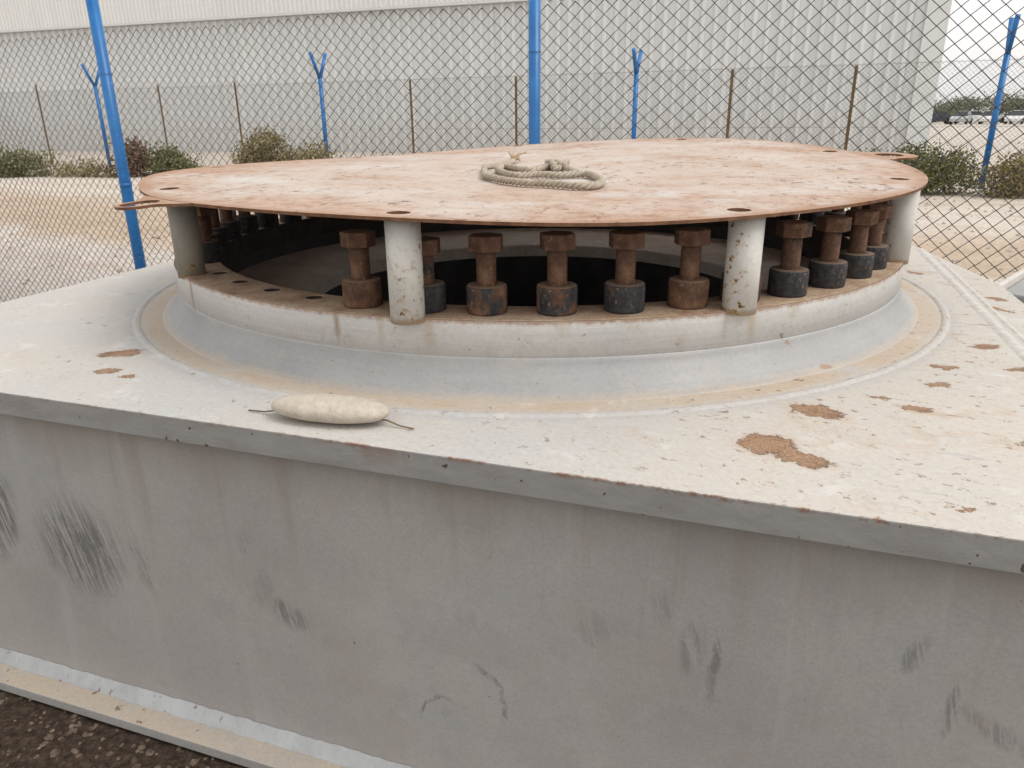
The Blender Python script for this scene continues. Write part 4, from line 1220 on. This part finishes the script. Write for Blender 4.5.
for a in [(-9.5, 15, 2.6, 2.6, 'leafg', 'low dark green tree beside the corner of the warehouse, beyond the cars', 20), (-5, 17, 3.0, 3.6, 'leafo', 'yellow green tree beyond the distant car park, second from the warehouse', 21),
          (-1.5, 19, 3.3, 3.4, 'leafg', 'green tree beyond the middle of the distant car park', 22), (2.5, 20, 4.2, 4.6, 'leafg', 'tallest dark tree beyond the car park, left of the forked blue post', 23),
          (6.4, 19, 3.8, 3.6, 'leafg', 'dark tree behind the forked blue post beyond the car park', 24), (14.5, 20, 4.2, 3.6, 'leafg', 'green tree beyond the car park at the right edge', 25)]:
    tree(*a)
hp = cc + r_dir * 11.0 + f_dir * 14.5
ho = empty('house', (hp.x, hp.y, 0), math.atan2(r_dir.y, r_dir.x))
tag(ho, 'low house with a tan hipped roof beyond the distant car park', 'house')
b = MB(); b.box((-3, -3, 0), (3, 3, 2.6)); b.build('wall', mat_simple('pale_render', (.5, .44, .38), (.58, .52, .46), 2), ho)
b = MB(); b.add([(-3.4, -3.4, 2.6), (3.4, -3.4, 2.6), (3.4, 3.4, 2.6), (-3.4, 3.4, 2.6), (-.8, 0, 4.5), (.8, 0, 4.5)], [(0, 1, 5, 4), (1, 2, 5), (2, 3, 4, 5), (3, 0, 4), (3, 2, 1, 0)])
b.build('roof', mat_simple('tan_roof', (.42, .27, .17), (.50, .34, .22), 3), ho)
for x in (-1.8, 0.2, 1.9):
    b = MB(); b.box((x - .4, -3.04, 1.0), (x + .4, -3.003, 2.0)); b.build('window', CARGLASS, ho)

# ------------------------------------------------------------------ loose gravel under the front of the pedestal
rg = random.Random(21)
b = MB()
for _ in range(3600):
    x = rg.uniform(-2.6, 0.2); y = rg.uniform(0.55, 2.3)
    s_ = rg.choice([.004, .006, .006, .008, .010, .013]) * rg.uniform(.8, 1.3)
    if rg.random() < 0.012: s_ *= 2.2
    vs = []
    ax = [rg.uniform(.7, 1.3) for _ in range(3)]
    q0 = rg.uniform(0, 6.28)
    for (px, py, pz) in [(1, 0, 0), (.5, .8, .1), (-.5, .85, 0), (-1, .1, .1), (-.45, -.8, 0), (.5, -.85, .1), (.3, .2, .75), (-.3, -.15, .7)]:
        px *= ax[0] * rg.uniform(.85, 1.15); py *= ax[1] * rg.uniform(.85, 1.15); pz *= ax[2]
        vs.append((x + s_ * (px * math.cos(q0) - py * math.sin(q0)), y + s_ * (px * math.sin(q0) + py * math.cos(q0)), s_ * pz + 0.001))
    b.add(vs, [(0, 1, 6), (1, 2, 6), (2, 7, 6), (2, 3, 7), (3, 4, 7), (4, 5, 7), (5, 6, 7), (5, 0, 6)])
tag(b.build('gravel', MT['stone']), 'scattered brown and pale pebbles on the dark ground below the pedestal', 'gravel', kind='stuff')

b = MB(); rg = random.Random(77)
for _ in range(2600):
    Y = rg.uniform(5.5, 19.0); X = rg.uniform(-0.85, 0.85) * Y
    sN = 0.454 * X + 0.891 * Y
    if sN < 5.3 or (10.0 < sN < 14.0 and rg.random() < 0.75): continue
    s_ = rg.choice([.012, .016, .02, .025, .035]) * rg.uniform(.7, 1.3)
    q0 = rg.uniform(0, 6.28); ax = [rg.uniform(.7, 1.3) for _ in range(3)]; vs = []
    for (px, py, pz) in [(1, 0, 0), (.5, .8, .1), (-.5, .85, 0), (-1, .1, .1), (-.45, -.8, 0), (.5, -.85, .1), (.3, .2, .75), (-.3, -.15, .7)]:
        px *= ax[0] * rg.uniform(.85, 1.15); py *= ax[1] * rg.uniform(.85, 1.15); pz *= ax[2]
        vs.append((X + s_ * (px * math.cos(q0) - py * math.sin(q0)), Y + s_ * (px * math.sin(q0) + py * math.cos(q0)), s_ * pz + 0.002 + ground_z(X, Y)))
    b.add(vs, [(0, 1, 6), (1, 2, 6), (2, 7, 6), (2, 3, 7), (3, 4, 7), (4, 5, 7), (5, 6, 7), (5, 0, 6)])
tag(b.build('gravel', MT['stone2']), 'scattered stones on the sandy yard between the two fences', 'gravel', kind='stuff')
